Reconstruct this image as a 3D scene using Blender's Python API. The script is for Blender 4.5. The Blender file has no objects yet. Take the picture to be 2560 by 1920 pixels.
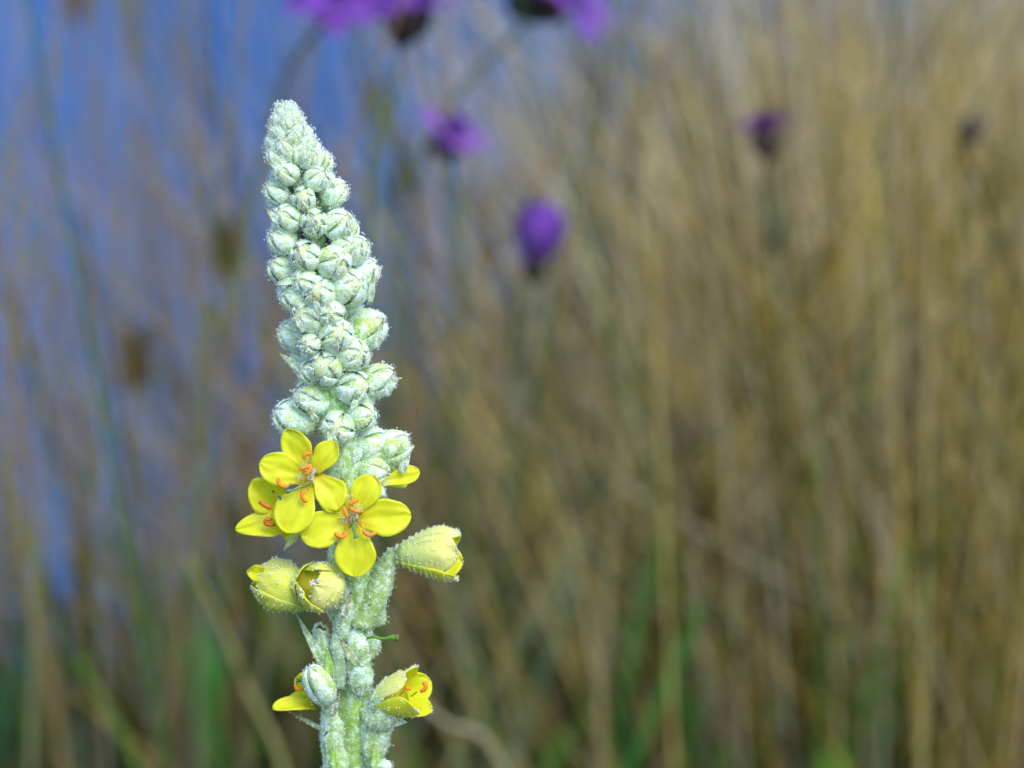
import bpy, math, random
import numpy as np
from mathutils import Vector, Matrix, noise as mnoise

random.seed(11)
rng = np.random.default_rng(7)
R = math.radians
scene = bpy.context.scene
col = scene.collection

# ------------------------------------------------------------------ camera, sky, sun, exposure
CAMZ, PITCH, LENS, SENSOR, D = 1.15, R(12), 150.0, 36.0, 0.96
cd = bpy.data.cameras.new('camera')
cam = bpy.data.objects.new('camera', cd)
col.objects.link(cam)
cam.location = (0, 0, CAMZ)
cam.rotation_euler = (R(90) - PITCH, 0, 0)
cd.lens = LENS
cd.sensor_width = SENSOR
cd.clip_start = 0.02
cd.clip_end = 2000
cd.dof.use_dof = True
cd.dof.focus_distance = D - 0.006
cd.dof.aperture_fstop = 10.5
scene.camera = cam

world = bpy.data.worlds.new('World')
scene.world = world
world.use_nodes = True
wn = world.node_tree.nodes
wl = world.node_tree.links
sky = wn.new('ShaderNodeTexSky')
sky.sky_type = 'NISHITA'
sky.sun_disc = False
SUN_EL, SUN_AZ = R(48), R(150)          # azimuth measured from +Y (view direction) clockwise: behind, to the right
sky.sun_elevation = SUN_EL
sky.sun_rotation = SUN_AZ
sky.air_density = 1.0
sky.dust_density = 0.3
sky.ozone_density = 2.0
wl.new(sky.outputs[0], wn['Background'].inputs[0])
wn['Background'].inputs[1].default_value = 0.12
sd = bpy.data.lights.new('sun', 'SUN')
sun = bpy.data.objects.new('sun', sd)
col.objects.link(sun)
sd.energy = 1.5
sd.angle = R(35)
sd.color = (1.0, 0.95, 0.86)
sun_dir = Vector((math.sin(SUN_AZ) * math.cos(SUN_EL), math.cos(SUN_AZ) * math.cos(SUN_EL), math.sin(SUN_EL)))
sun.rotation_euler = sun_dir.to_track_quat('Z', 'Y').to_euler()
sun.location = sun_dir * 20
scene.view_settings.view_transform = 'Standard'
scene.view_settings.look = 'None'
scene.view_settings.gamma = 1.0
scene.view_settings.exposure = 1.28
scene.cycles.use_denoising = True
scene.cycles.max_bounces = 8
scene.cycles.transparent_max_bounces = 8

# ------------------------------------------------------------------ photo pixel -> place
FV = Vector((0, math.cos(PITCH), -math.sin(PITCH)))
UV = Vector((0, math.sin(PITCH), math.cos(PITCH)))
RV = Vector((1, 0, 0))
K = D * SENSOR / LENS / 2560            # metres per photo pixel at the mullein
Y0 = D * math.cos(PITCH)                # the upright plane the mullein stands in


def ray(px, py):
    s = SENSOR / LENS / 2560
    return FV + RV * ((px - 1280) * s) - UV * ((py - 960) * s)


def G(px, py, dist):
    r = ray(px, py)
    return Vector((0, 0, CAMZ)) + r * (dist / r.y)


def P(px, py, dep=0.0):
    return G(px, py, Y0 - dep * K)


def GD(x, y, dist):                     # same, from the 2212-wide view
    return G(x * 1.1573, y * 1.1573, dist)


# ------------------------------------------------------------------ materials
def new_mat(name):
    m = bpy.data.materials.new(name)
    m.use_nodes = True
    nt = m.node_tree
    for n in list(nt.nodes):
        nt.nodes.remove(n)
    out = nt.nodes.new('ShaderNodeOutputMaterial')
    return m, nt, out


def N(nt, kind, **kw):
    n = nt.nodes.new(kind)
    for k, v in kw.items():
        setattr(n, k, v)
    return n


def mixcol(nt, fac, a, b, blend='MIX'):
    n = N(nt, 'ShaderNodeMix', data_type='RGBA', blend_type=blend)
    for sock, val in ((n.inputs[0], fac), (n.inputs[6], a), (n.inputs[7], b)):
        if hasattr(val, 'node'):
            nt.links.new(val, sock)
        elif isinstance(val, (int, float)):
            sock.default_value = val
        else:
            sock.default_value = (*val, 1)
    return n.outputs[2]


def math_node(nt, op, a, b=0.0, clamp=False):
    n = N(nt, 'ShaderNodeMath', operation=op, use_clamp=clamp)
    for sock, val in ((n.inputs[0], a), (n.inputs[1], b)):
        if hasattr(val, 'node'):
            nt.links.new(val, sock)
        else:
            sock.default_value = val
    return n.outputs[0]


def noise_tex(nt, scale, detail=2.0, rough=0.5):
    tc = N(nt, 'ShaderNodeTexCoord')
    n = N(nt, 'ShaderNodeTexNoise')
    n.inputs['Scale'].default_value = scale
    n.inputs['Detail'].default_value = detail
    n.inputs['Roughness'].default_value = rough
    nt.links.new(tc.outputs['Object'], n.inputs['Vector'])
    return n.outputs[0]


def wool_material(name, wool=(0.73, 0.90, 0.79), sc=1.0):
    """felted plant skin: 'col' rgb is the skin, its alpha how thickly the wool covers it"""
    m, nt, out = new_mat(name)
    at = N(nt, 'ShaderNodeAttribute', attribute_name='col')
    n1 = noise_tex(nt, 640 * sc, 4)
    n2 = noise_tex(nt, 2600 * sc, 2)
    f = math_node(nt, 'SUBTRACT', n1, 0.5)
    f = math_node(nt, 'MULTIPLY', f, 2.8)
    f = math_node(nt, 'ADD', f, at.outputs['Alpha'])
    g = math_node(nt, 'SUBTRACT', n2, 0.5)
    g = math_node(nt, 'MULTIPLY', g, 1.6)
    f = math_node(nt, 'ADD', f, g, True)
    c = mixcol(nt, f, at.outputs['Color'], wool)
    b = N(nt, 'ShaderNodeBsdfPrincipled')
    nt.links.new(c, b.inputs['Base Color'])
    b.inputs['Roughness'].default_value = 0.75
    b.inputs['Specular IOR Level'].default_value = 0.35
    b.inputs['Sheen Weight'].default_value = 0.25
    b.inputs['Sheen Roughness'].default_value = 0.5
    bump = N(nt, 'ShaderNodeBump')
    bump.inputs['Strength'].default_value = 0.7
    bump.inputs['Distance'].default_value = 0.0004
    nt.links.new(n2, bump.inputs['Height'])
    nt.links.new(bump.outputs[0], b.inputs['Normal'])
    nt.links.new(b.outputs[0], out.inputs[0])
    return m


def leafy_material(name, transl=0.35, rough=0.5, noise_scale=300, amt=0.12, spec=0.4, bumpd=0.0):
    """'col' rgb with a fine mottling, part of the light passing through"""
    m, nt, out = new_mat(name)
    at = N(nt, 'ShaderNodeAttribute', attribute_name='col')
    n1 = noise_tex(nt, noise_scale, 3)
    f = math_node(nt, 'MULTIPLY_ADD', n1, 2 * amt)
    f.node.inputs[2].default_value = 1 - amt
    vm = N(nt, 'ShaderNodeVectorMath', operation='SCALE')
    nt.links.new(at.outputs['Color'], vm.inputs[0])
    nt.links.new(f, vm.inputs[3])
    b = N(nt, 'ShaderNodeBsdfPrincipled')
    b.inputs['Roughness'].default_value = rough
    b.inputs['Specular IOR Level'].default_value = spec
    nt.links.new(vm.outputs[0], b.inputs['Base Color'])
    if bumpd:
        bump = N(nt, 'ShaderNodeBump')
        bump.inputs['Strength'].default_value = 0.5
        bump.inputs['Distance'].default_value = bumpd
        nt.links.new(n1, bump.inputs['Height'])
        nt.links.new(bump.outputs[0], b.inputs['Normal'])
    t = N(nt, 'ShaderNodeBsdfTranslucent')
    nt.links.new(vm.outputs[0], t.inputs[0])
    mx = N(nt, 'ShaderNodeMixShader')
    mx.inputs[0].default_value = transl
    nt.links.new(b.outputs[0], mx.inputs[1])
    nt.links.new(t.outputs[0], mx.inputs[2])
    nt.links.new(mx.outputs[0], out.inputs[0])
    return m


M = {}
M['wool'] = wool_material('woolly_skin')
M['hair'] = leafy_material('plant_hair', 0.45, 0.5, 200, 0.05)
M['petal'] = leafy_material('yellow_petal', 0.40, 0.42, 260, 0.07, 0.35, 0.0003)
M['anther'] = leafy_material('orange_anther', 0.15, 0.6, 900, 0.15, 0.3)
M['grass'] = leafy_material('grass_blade', 0.25, 0.7, 40, 0.25, 0.04)
M['purple'] = leafy_material('purple_floret', 0.35, 0.6, 120, 0.15, 0.2)
M['dark'] = leafy_material('dark_bract_and_spot', 0.05, 0.7, 300, 0.3, 0.2)


def dew_material():
    """clear beads: most light passes, the skin mirrors the sky, a little milky scatter"""
    m, nt, out = new_mat('dew_water')
    gl = N(nt, 'ShaderNodeBsdfGlossy')
    gl.inputs['Roughness'].default_value = 0.15
    tr = N(nt, 'ShaderNodeBsdfTransparent')
    tl = N(nt, 'ShaderNodeBsdfDiffuse')
    tl.inputs[0].default_value = (0.95, 0.97, 0.95, 1)
    m1 = N(nt, 'ShaderNodeMixShader')
    m1.inputs[0].default_value = 0.24
    nt.links.new(tr.outputs[0], m1.inputs[1])
    nt.links.new(tl.outputs[0], m1.inputs[2])
    m2 = N(nt, 'ShaderNodeMixShader')
    m2.inputs[0].default_value = 0.12
    nt.links.new(m1.outputs[0], m2.inputs[1])
    nt.links.new(gl.outputs[0], m2.inputs[2])
    nt.links.new(m2.outputs[0], out.inputs[0])
    return m


M['dew'] = dew_material()


def ground_material():
    m, nt, out = new_mat('thatch_ground')
    n1 = noise_tex(nt, 6, 6)
    n2 = noise_tex(nt, 60, 4)
    c = mixcol(nt, n1, (0.018, 0.014, 0.006), (0.05, 0.036, 0.012))
    c = mixcol(nt, n2, c, (0.025, 0.03, 0.008))
    b = N(nt, 'ShaderNodeBsdfPrincipled')
    b.inputs['Roughness'].default_value = 0.95
    nt.links.new(c, b.inputs['Base Color'])
    bump = N(nt, 'ShaderNodeBump')
    bump.inputs['Distance'].default_value = 0.03
    nt.links.new(n2, bump.inputs['Height'])
    nt.links.new(bump.outputs[0], b.inputs['Normal'])
    nt.links.new(b.outputs[0], out.inputs[0])
    return m


def water_material():
    m, nt, out = new_mat('blue_water')
    n1 = noise_tex(nt, 7, 3)
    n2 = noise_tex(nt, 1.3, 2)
    c = mixcol(nt, n2, (0.014, 0.075, 0.24), (0.03, 0.12, 0.34))  # the sky's reflected blue is put into the diffuse colour
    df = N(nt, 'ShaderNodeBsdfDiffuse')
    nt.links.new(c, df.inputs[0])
    gl = N(nt, 'ShaderNodeBsdfGlossy')
    gl.inputs['Roughness'].default_value = 0.25
    bump = N(nt, 'ShaderNodeBump')
    bump.inputs['Strength'].default_value = 1.0
    bump.inputs['Distance'].default_value = 0.12
    nt.links.new(n1, bump.inputs['Height'])
    nt.links.new(bump.outputs[0], gl.inputs['Normal'])
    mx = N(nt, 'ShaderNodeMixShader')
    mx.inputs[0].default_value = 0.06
    nt.links.new(df.outputs[0], mx.inputs[1])
    nt.links.new(gl.outputs[0], mx.inputs[2])
    nt.links.new(mx.outputs[0], out.inputs[0])
    return m


M['ground'] = ground_material()
M['water'] = water_material()


# ------------------------------------------------------------------ mesh helpers
class MB:
    def __init__(s):
        s.v, s.f, s.m, s.c = [], [], [], []

    def vert(s, p, c=(1, 1, 1, 1)):
        s.v.append(tuple(p))
        s.c.append(c if len(c) == 4 else (*c, 1))
        return len(s.v) - 1

    def face(s, idx, m=0):
        s.f.append(tuple(idx))
        s.m.append(m)

    def grid(s, pts, cols, m=0, closed=False):
        """pts[i][j] rows i; closed joins the last column to the first"""
        ids = [[s.vert(p, c) for p, c in zip(r, cr)] for r, cr in zip(pts, cols)]
        nj = len(ids[0])
        for i in range(len(ids) - 1):
            for j in range(nj if closed else nj - 1):
                k = (j + 1) % nj
                s.face((ids[i][j], ids[i][k], ids[i + 1][k], ids[i + 1][j]), m)
        return ids

    def sheet(s, pts, cols, thick, mf=0, mb=0, cols_back=None):
        """a grid given thickness along its normals, with closed edges"""
        a = np.array([[list(p) for p in r] for r in pts], float)
        du = np.gradient(a, axis=0)
        dv = np.gradient(a, axis=1)
        n = np.cross(du, dv)
        l = np.linalg.norm(n, axis=2, keepdims=True)
        n = n / np.maximum(l, 1e-12)
        bad = (l[..., 0] < 1e-12)
        if bad.any():
            n[bad] = n[~bad].mean(axis=0)
        f = s.grid(a + n * thick / 2, cols, mf)
        b0 = len(s.f)
        b = s.grid(a - n * thick / 2, cols_back or cols, mb)
        for k in range(b0, len(s.f)):
            s.f[k] = s.f[k][::-1]
        ni, nj = len(f), len(f[0])
        loop = [(0, j) for j in range(nj)] + [(i, nj - 1) for i in range(1, ni)] + \
               [(ni - 1, j) for j in range(nj - 2, -1, -1)] + [(i, 0) for i in range(ni - 2, 0, -1)]
        for q in range(len(loop)):
            (i0, j0), (i1, j1) = loop[q], loop[(q + 1) % len(loop)]
            s.face((f[i1][j1], f[i0][j0], b[i0][j0], b[i1][j1]), mb)
        return a, n

    def tube(s, path, radii, color, m=0, n=7, cap=True, rib=0.0, nrib=5):
        path = [Vector(p) for p in path]
        rows, cs = [], []
        up = Vector((0.31, 0.87, 0.38))
        for i, p in enumerate(path):
            t = (path[min(i + 1, len(path) - 1)] - path[max(i - 1, 0)]).normalized()
            x = t.cross(up)
            x = x.normalized() if x.length > 1e-4 else t.orthogonal().normalized()
            y = t.cross(x)
            r = radii[i] if hasattr(radii, '__len__') else radii
            rows.append([p + (x * math.cos(a) + y * math.sin(a)) * r * (1 + rib * math.cos(nrib * a))
                         for a in [2 * math.pi * k / n for k in range(n)]])
            c = color[i] if isinstance(color, list) else color
            cs.append([c] * n)
        ids = s.grid(rows, cs, m, True)
        if cap:
            for ring, pp, c in ((ids[0][::-1], path[0], cs[0][0]), (ids[-1], path[-1], cs[-1][0])):
                k = s.vert(pp, c)
                for j in range(n):
                    s.face((ring[j], ring[(j + 1) % n], k), m)
        return rows

    def hair(s, p, d, length, w, color, m):
        d = Vector(d)
        side = d.cross(Vector((random.uniform(-1, 1), random.uniform(-1, 1), random.uniform(-1, 1)))).normalized() * w
        p = Vector(p)
        a, b, c = s.vert(p + side, color), s.vert(p - side, color), s.vert(p + d * length, color)
        s.face((a, b, c), m)

    def mesh(s, name, mats, smooth=True, origin=None):
        me = bpy.data.meshes.new(name)
        v = np.array(s.v, np.float64)
        if origin is not None:
            v = v - np.array(origin)
        me.from_pydata(v.tolist(), [], s.f)
        for m in mats:
            me.materials.append(m)
        me.polygons.foreach_set('material_index', s.m)
        if smooth:
            me.polygons.foreach_set('use_smooth', [True] * len(s.f))
        at = me.attributes.new('col', 'FLOAT_COLOR', 'POINT')
        at.data.foreach_set('color', np.array(s.c, np.float32).ravel())
        me.update()
        return me


WORLD = {}


def place(o, parent, mw):
    WORLD[o] = mw
    o.parent = parent
    o.matrix_basis = (WORLD[parent].inverted() @ mw) if parent else mw
    col.objects.link(o)
    return o


def put(name, mb, mats, parent=None, origin=None):
    """a mesh given in place: its origin is moved to its own middle"""
    if origin is None:
        a = np.array(mb.v)
        origin = Vector((a.min(0) + a.max(0)) / 2)
    me = mb.mesh(name, mats, True, origin)
    o = bpy.data.objects.new(name, me)
    return place(o, parent, Matrix.Translation(origin))


def put_mesh(name, me, parent, mw):
    return place(bpy.data.objects.new(name, me), parent, mw)


def empty(name, loc, parent=None):
    o = bpy.data.objects.new(name, None)
    o.empty_display_size = 0.02
    return place(o, parent, Matrix.Translation(loc))


def tag(o, label=None, cat=None, group=None, kind=None):
    if label:
        o['label'] = label
    if cat:
        o['category'] = cat
    if group:
        o['group'] = group
    if kind:
        o['kind'] = kind
    return o


def spline(pts, n):
    """Catmull-Rom through the points"""
    pts = [Vector(p) for p in pts]
    q = [pts[0] * 2 - pts[1]] + pts + [pts[-1] * 2 - pts[-2]]
    out = []
    for i in range(n):
        t = i / (n - 1) * (len(pts) - 1)
        k = min(int(t), len(pts) - 2)
        t -= k
        a, b, c, d = q[k:k + 4]
        out.append(0.5 * (2 * b + (c - a) * t + (2 * a - 5 * b + 4 * c - d) * t * t + (3 * b - a - 3 * c + d) * t ** 3))
    return out


def rnd(a, b):
    return random.uniform(a, b)


def rvec():
    while True:
        v = Vector((rnd(-1, 1), rnd(-1, 1), rnd(-1, 1)))
        if 0.05 < v.length < 1:
            return v.normalized()


# ------------------------------------------------------------------ ground and water
SH_A, SH_B = -0.75, 3.5      # shoreline y = SH_B + (x - SH_A) * 2.6


def land(x, y):
    """distance (about) on the landward side of the shoreline"""
    return (SH_B + (x - SH_A) * 2.6 + 0.25 * math.sin(x * 3.1) + 0.12 * math.sin(x * 9) - y) / math.sqrt(1 + 2.6 ** 2)


def ground_z(x, y):
    s = land(x, y)
    e = max(0.0, min(1.0, (s + 0.35) / 0.8))
    e = e * e * (3 - 2 * e)
    z = -0.9 + 0.9 * e
    if s < -0.3:
        z += max(-3, (s + 0.3) * 0.3)
    return z + 0.03 * mnoise.noise(Vector((x * 2, y * 2, 0)))


g = MB()
xs = [-250, -120, -50, -20, -8, -4] + [-2.5 + 0.1 * k for k in range(61)] + [5, 9, 20, 50, 120, 250]
ys = [-250, -120, -50, -20, -8, -3, -1] + [0.2 * k for k in range(61)] + [14, 18, 30, 60, 120, 250]
g.grid([[(x, y, ground_z(x, y)) for x in xs] for y in ys], [[(1, 1, 1, 1)] * len(xs)] * len(ys))
for k in range(len(g.f)):
    g.f[k] = g.f[k]
o = put('ground', g, [M['ground']], None, Vector((0, 0, 0)))
tag(o, 'dark thatchy bank of soil under the dry grass', 'ground', kind='structure')
w = MB()
w.grid([[(-300, -300, -0.16), (300, -300, -0.16)], [(-300, 300, -0.16), (300, 300, -0.16)]], [[(1, 1, 1, 1)] * 2] * 2)
o = put('water', w, [M['water']], None, Vector((0, 0, -0.16)))
tag(o, 'blue rippled water beyond the grassy bank', 'water', kind='structure')

# ------------------------------------------------------------------ the mullein
AX = [(258, 714), (290, 716), (400, 738), (520, 771), (640, 797), (760, 815), (880, 828), (1000, 842), (1130, 858), (1300, 880),
      (1475, 898), (1600, 888), (1750, 885), (1920, 890), (2100, 893)]
RS = [(258, 6), (300, 26), (360, 48), (420, 66), (500, 84), (600, 100), (700, 102), (800, 92), (1000, 74), (1130, 72), (1300, 80), (2100, 50)]


def lerp_tab(tab, y):
    for (y0, a), (y1, b) in zip(tab, tab[1:]):
        if y <= y1:
            t = max(0, (y - y0) / (y1 - y0))
            return a + (b - a) * t
    return tab[-1][1]


base_xy = P(893, 2100)
root = empty('mullein_plant', (base_xy.x, base_xy.y, 0.0))
tag(root, 'woolly pale mullein spike with five-petalled yellow flowers, wet with dew', 'plant')

DEW = []          # (position, normal, weight) where drops may sit
HAIRC = (0.93, 0.97, 0.92, 1)
GREEN = (0.30, 0.48, 0.06)
PALE = (0.46, 0.58, 0.12)


def make_bud_variant(seed, opening):
    """core, five sepals at a bud radius of 36 photo pixels; z is the bud's axis; opening 0..1 shows the corolla tip"""
    random.seed(seed)
    r = 36 * K
    prof = lambda th: (math.sin(th) ** 0.85 * r * (1.0 + 0.06 * math.cos(th)), (1 - math.cos(th)) * r * 1.06)
    core = MB()
    rows, cs = [], []
    for i in range(9):
        th = 0.12 + (math.pi - 0.14) * i / 8
        rr, zz = prof(min(th, math.pi - 0.001))
        rows.append([(0.9 * rr * math.cos(a) * (1 + 0.05 * math.cos(5 * a)), 0.9 * rr * math.sin(a) * (1 + 0.05 * math.cos(5 * a)), zz * 0.97 + 0.01 * r)
                     for a in [2 * math.pi * k / 14 for k in range(14)]])
        t = i / 8
        c = (0.62, 0.64, 0.20, 0.5) if t > 0.75 else (*GREEN, 0.35)
        cs.append([c] * 14)
    core.grid(rows, cs, 0, True)
    for _ in range(160):
        th = rnd(2.0, 3.1)
        a = rnd(0, 6.28)
        rr, zz = prof(th)
        p = Vector((0.9 * rr * math.cos(a), 0.9 * rr * math.sin(a), zz * 0.97))
        core.hair(p, (p - Vector((0, 0, r))).normalized() + rvec() * 0.8, rnd(0.1, 0.22) * r, 0.022 * r, HAIRC, 1)
    sepals = []
    pts_world = []
    for k in range(5):
        sb = MB()
        ph0 = 2 * math.pi * k / 5 + rnd(-0.12, 0.12)
        hw = rnd(0.82, 1.0)
        thm = (3.0 - 0.7 * opening) * rnd(0.95, 1.03)
        lift = 0.02 + 0.03 * (k % 2) + 0.015 * rnd(0, 1)
        tw = rnd(-0.2, 0.2)
        greenish = rnd(0, 1) < 0.3
        rows, cs, nr = [], [], []
        nu, nv = 11, 9
        for i in range(nu):
            u = i / (nu - 1)
            th = 0.25 + (thm - 0.25) * u
            wv = hw * (1.0 if u < 0.45 else max(0.03, 1 - ((u - 0.45) / 0.55) ** 1.7))
            row, crow = [], []
            for j in range(nv):
                v = -1 + 2 * j / (nv - 1)
                rr, zz = prof(th)
                off = (lift + 0.10 * math.sqrt(max(0, 1 - v * v)) * (1 - 0.6 * u)) * r - 0.05 * r * abs(v) ** 6
                off += 0.035 * r * mnoise.noise(Vector((u * 4, v * 2, seed * 7.3 + k)))
                # tip stands a little off the bud
                off += 0.13 * r * max(0, u - 0.75) * 4 * opening * (1 - 0.5 * v * v)
                a = ph0 + wv * v / max(0.35, math.sin(min(th, 2.6))) * 0.75 + tw * u
                d = Vector((math.cos(a), math.sin(a), 0))
                nrm = Vector((d.x * math.sin(th), d.y * math.sin(th), -math.cos(th)))
                p = Vector((d.x * rr, d.y * rr, zz)) + nrm * off
                row.append(p)
                wool = 0.50 + 0.34 * abs(v) ** 2 + 0.25 * max(0, u - 0.5) - (0.28 if greenish else 0.0)
                cc = PALE if u > 0.5 else GREEN
                crow.append((*cc, wool))
                nr.append((p, nrm))
            rows.append(row)
            cs.append(crow)
        sb.grid(rows, cs, 0)
        for _ in range(420):
            p, nrm = random.choice(nr)
            q, _n = random.choice(nr)
            p = p + (q - p) * rnd(0, 0.15)
            d = (nrm + rvec() * 1.0).normalized()
            sb.hair(p - nrm * 0.01 * r, d, rnd(0.05, 0.14) * r, 0.018 * r, HAIRC, 1)
        sepals.append(sb.mesh('sepal', [M['wool'], M['hair']]))
        pts_world += random.sample(nr, 22)
    return core.mesh('flower_bud', [M['wool'], M['hair']]), sepals, pts_world


VARS = [make_bud_variant(s, op) for s, op in ((1, 0.05), (2, 0.2), (3, 0.45), (4, 0.1), (5, 0.5), (6, 0.25))]
random.seed(21)


def frame_from(d, roll):
    d = d.normalized()
    x = d.orthogonal().normalized()
    y = d.cross(x)
    c, s = math.cos(roll), math.sin(roll)
    x2 = x * c + y * s
    y2 = d.cross(x2)
    return Matrix(((x2.x, y2.x, d.x), (x2.y, y2.y, d.y), (x2.z, y2.z, d.z))).to_4x4()


def bud(center, d, r, var, elong=1.0, name='flower_bud'):
    """center = the middle of the bud, r in photo pixels"""
    s = r / 36
    d = d.normalized()
    basep = center - d * (r * K * 1.06 * elong)
    mw = Matrix.Translation(basep) @ frame_from(d, rnd(0, 6.28)) @ Matrix.Diagonal((s, s, s * elong, 1))
    core, sepals, pts = VARS[var]
    o = put_mesh(name, core, root, mw)
    for me in sepals:
        put_mesh('sepal', me, o, mw)
    rot = mw.to_3x3()
    for p, n in pts:
        DEW.append((mw @ p, (rot @ n).normalized(), 1.0))
    return o


def out_dir(dx, R_, up=0.5):
    """outward direction for something dx to the side of the axis of the spike"""
    q = max(-0.97, min(0.97, dx / R_))
    return Vector((q, -math.sqrt(1 - q * q), up)).normalized()


def add_front(px, py, r, var=None, up=0.55, dd=0.0, el=1.0):
    ax, rs = lerp_tab(AX, py), lerp_tab(RS, py)
    dx = px - ax
    dep = math.sqrt(max(0.0, rs * rs - dx * dx)) * 0.85 + dd
    d = out_dir(dx, rs * 1.05, up)
    return bud(P(px, py, dep - 0.25 * r), d, r, random.randrange(6) if var is None else var, el)


FRONT = [  # px, py, r, variant, up
    (714, 431, 30, 1, .6), (759, 495, 27, 2, .4), (786, 556, 32, 2, .3), (847, 561, 35, 0, .6), (719, 545, 33, 1, .6),
    (836, 481, 32, 3, .7), (791, 447, 29, 1, .6), (690, 480, 28, 0, .6), (705, 600, 34, 3, .6), (770, 395, 25, 1, .8),
    (735, 385, 24, 3, .8), (805, 408, 26, 0, .8), (699, 395, 25, 5, .8),
    (763, 640, 36, 4, .3), (836, 655, 40, 0, .35), (888, 625, 34, 1, .6), (709, 672, 36, 5, .5),
    (798, 731, 40, 1, .35), (872, 719, 43, 3, .4), (909, 683, 38, 1, .6), (736, 742, 34, 3, .4),
    (771, 790, 40, 5, .3), (841, 838, 42, 1, .35), (916, 822, 48, 0, .5), (737, 838, 39, 3, .45), (880, 885, 40, 3, .2),
    (813, 918, 42, 2, .25), (885, 968, 40, 4, .3), (948, 950, 40, 4, .45), (777, 995, 42, 2, .3), (776, 930, 30, 3, .3),
    (735, 1046, 47, 3, .5), (846, 1070, 40, 1, .25), (931, 1113, 43, 4, .35), (984, 1118, 42, 4, .5), (905, 1040, 34, 0, .2),
    (935, 1175, 36, 0, -.1), (860, 620, 30, 3, .3), (760, 700, 30, 0, .2), (826, 780, 34, 3, .1),
]
for px, py, r, v, up in FRONT:
    add_front(px, py, r, v, up)
# a soft green unripe bud tucked between the others
ob = bud(P(775, 860, 78), Vector((-.3, -1, .1)), 25, 0)

# the packed tip and the far side of the spike
ga = 2.39996
n_fill = 130
for i in range(n_fill):
    t = i / (n_fill - 1)
    py = 272 + 840 * t ** 1.35
    rs = lerp_tab(RS, py)
    a = i * ga
    r = 13 + 24 * min(1, (py - 262) / 330)
    facing = math.cos(a)                       # 1 faces the camera
    if py > 400 and facing > -0.15:
        continue
    ax = lerp_tab(AX, py)
    dx = math.sin(a) * rs
    up = 2.6 if py < 300 else (1.1 if py < 400 else 0.6)
    d = Vector((math.sin(a), -facing, up))
    rr = rs * (0.95 if py < 400 else 0.8)
    bud(P(ax + math.sin(a) * rr, py, facing * rr), d, r, random.choice((0, 1, 3, 3)), 1.1 if py < 400 else 1.0)


# --- stem
def wool_hairs(mb, pts_n, count, lmin, lmax, width, mat=1, spread=1.0):
    for _ in range(count):
        p, n = random.choice(pts_n)
        q, _n = random.choice(pts_n)
        dq = q - p
        if dq.length > 12 * K:
            dq = dq.normalized() * 12 * K
        mb.hair(p + dq * rnd(0, 0.3), (n + rvec() * spread).normalized(), rnd(lmin, lmax) * K, width * K, HAIRC, mat)


st = MB()
path, rad, cols = [], [], []
yl = [300 + 20 * k for k in range(92)]
for py in yl:
    path.append(P(lerp_tab(AX, py), py, 0))
    rad.append((18 + 24 * min(1, (py - 300) / 900)) * K * (1 + 0.08 * mnoise.noise(Vector((py * 0.02, 3, 1)))))
    cols.append((0.28, 0.46, 0.07, (0.30 if py < 1690 else 0.10) + 0.16 * mnoise.noise(Vector((py * 0.013, 0, 0)))))
p_last = path[-1]
for k in range(1, 9):
    f = k / 8
    path.append(Vector((base_xy.x, base_xy.y, p_last.z * (1 - f))) if k == 8 else p_last.lerp(Vector((base_xy.x, base_xy.y, -0.02)), f))
    rad.append((42 + 50 * f) * K)
    cols.append((0.28, 0.44, 0.09, 0.4))
rows = st.tube(path, rad, cols, 0, 24, True, 0.09, 5)
pn = []
for i in range(40, 92):
    cpt = path[i]
    for p in rows[i]:
        n = (Vector(p) - cpt).normalized()
        pn.append((Vector(p), n))
wool_hairs(st, pn, 5000, 5, 13, 0.8)
for p, n in pn:
    if rnd(0, 1) < 0.5 and n.y < 0.4:
        DEW.append((p, n, 0.8))
put('stem', st, [M['wool'], M['hair']], root)


def body(name, a, b, r0, r1, r2, color=(0.30, 0.45, 0.12), wool=0.55, hairs=600, n=14, lump=0.10, parent=root, ns=13, dew=0.8, point=0.6):
    """a woolly swelling from point a to point b: calyx, capsule or pedicel; radii in photo pixels at the start, the middle and the end"""
    mb = MB()
    pts = [a.lerp(b, i / (ns - 1)) for i in range(ns)]
    rr = []
    for i in range(ns):
        t = i / (ns - 1)
        q = (r0 * (1 - t) ** 2 + 2 * (2 * r1 - (r0 + r2) / 2) * t * (1 - t) + r2 * t * t)
        if t > 0.85:
            q *= 1 - point * (t - 0.85) / 0.15
        rr.append(q * K)
    rows = mb.tube(pts, rr, [(*color, wool - 0.14 - 0.3 * (1 - i / (ns - 1))) for i in range(ns)], 0, n, True, lump, 5)
    k0 = len(mb.v)
    sd_ = rnd(0, 99)
    for i in range(k0):
        v = Vector(mb.v[i])
        ax_ = a + (b - a) * max(0, min(1, (v - a).dot(b - a) / (b - a).length_squared))
        mb.v[i] = tuple(v + (v - ax_) * (0.45 * mnoise.noise(v * 170 + Vector((sd_, 0, 0))) + 0.22 * mnoise.noise(v * 420 + Vector((0, sd_, 0)))))
    pn = []
    for i in range(ns):
        for j in range(n):
            p = Vector(mb.v[i * n + j])
            pn.append((p, (p - pts[i]).normalized()))
    wool_hairs(mb, pn, hairs, 3, 8, 0.9)
    for p, nn in pn:
        if rnd(0, 1) < 0.45 * dew:
            DEW.append((p, nn, dew))
    return put(name, mb, [M['wool'], M['hair']], parent)


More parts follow.
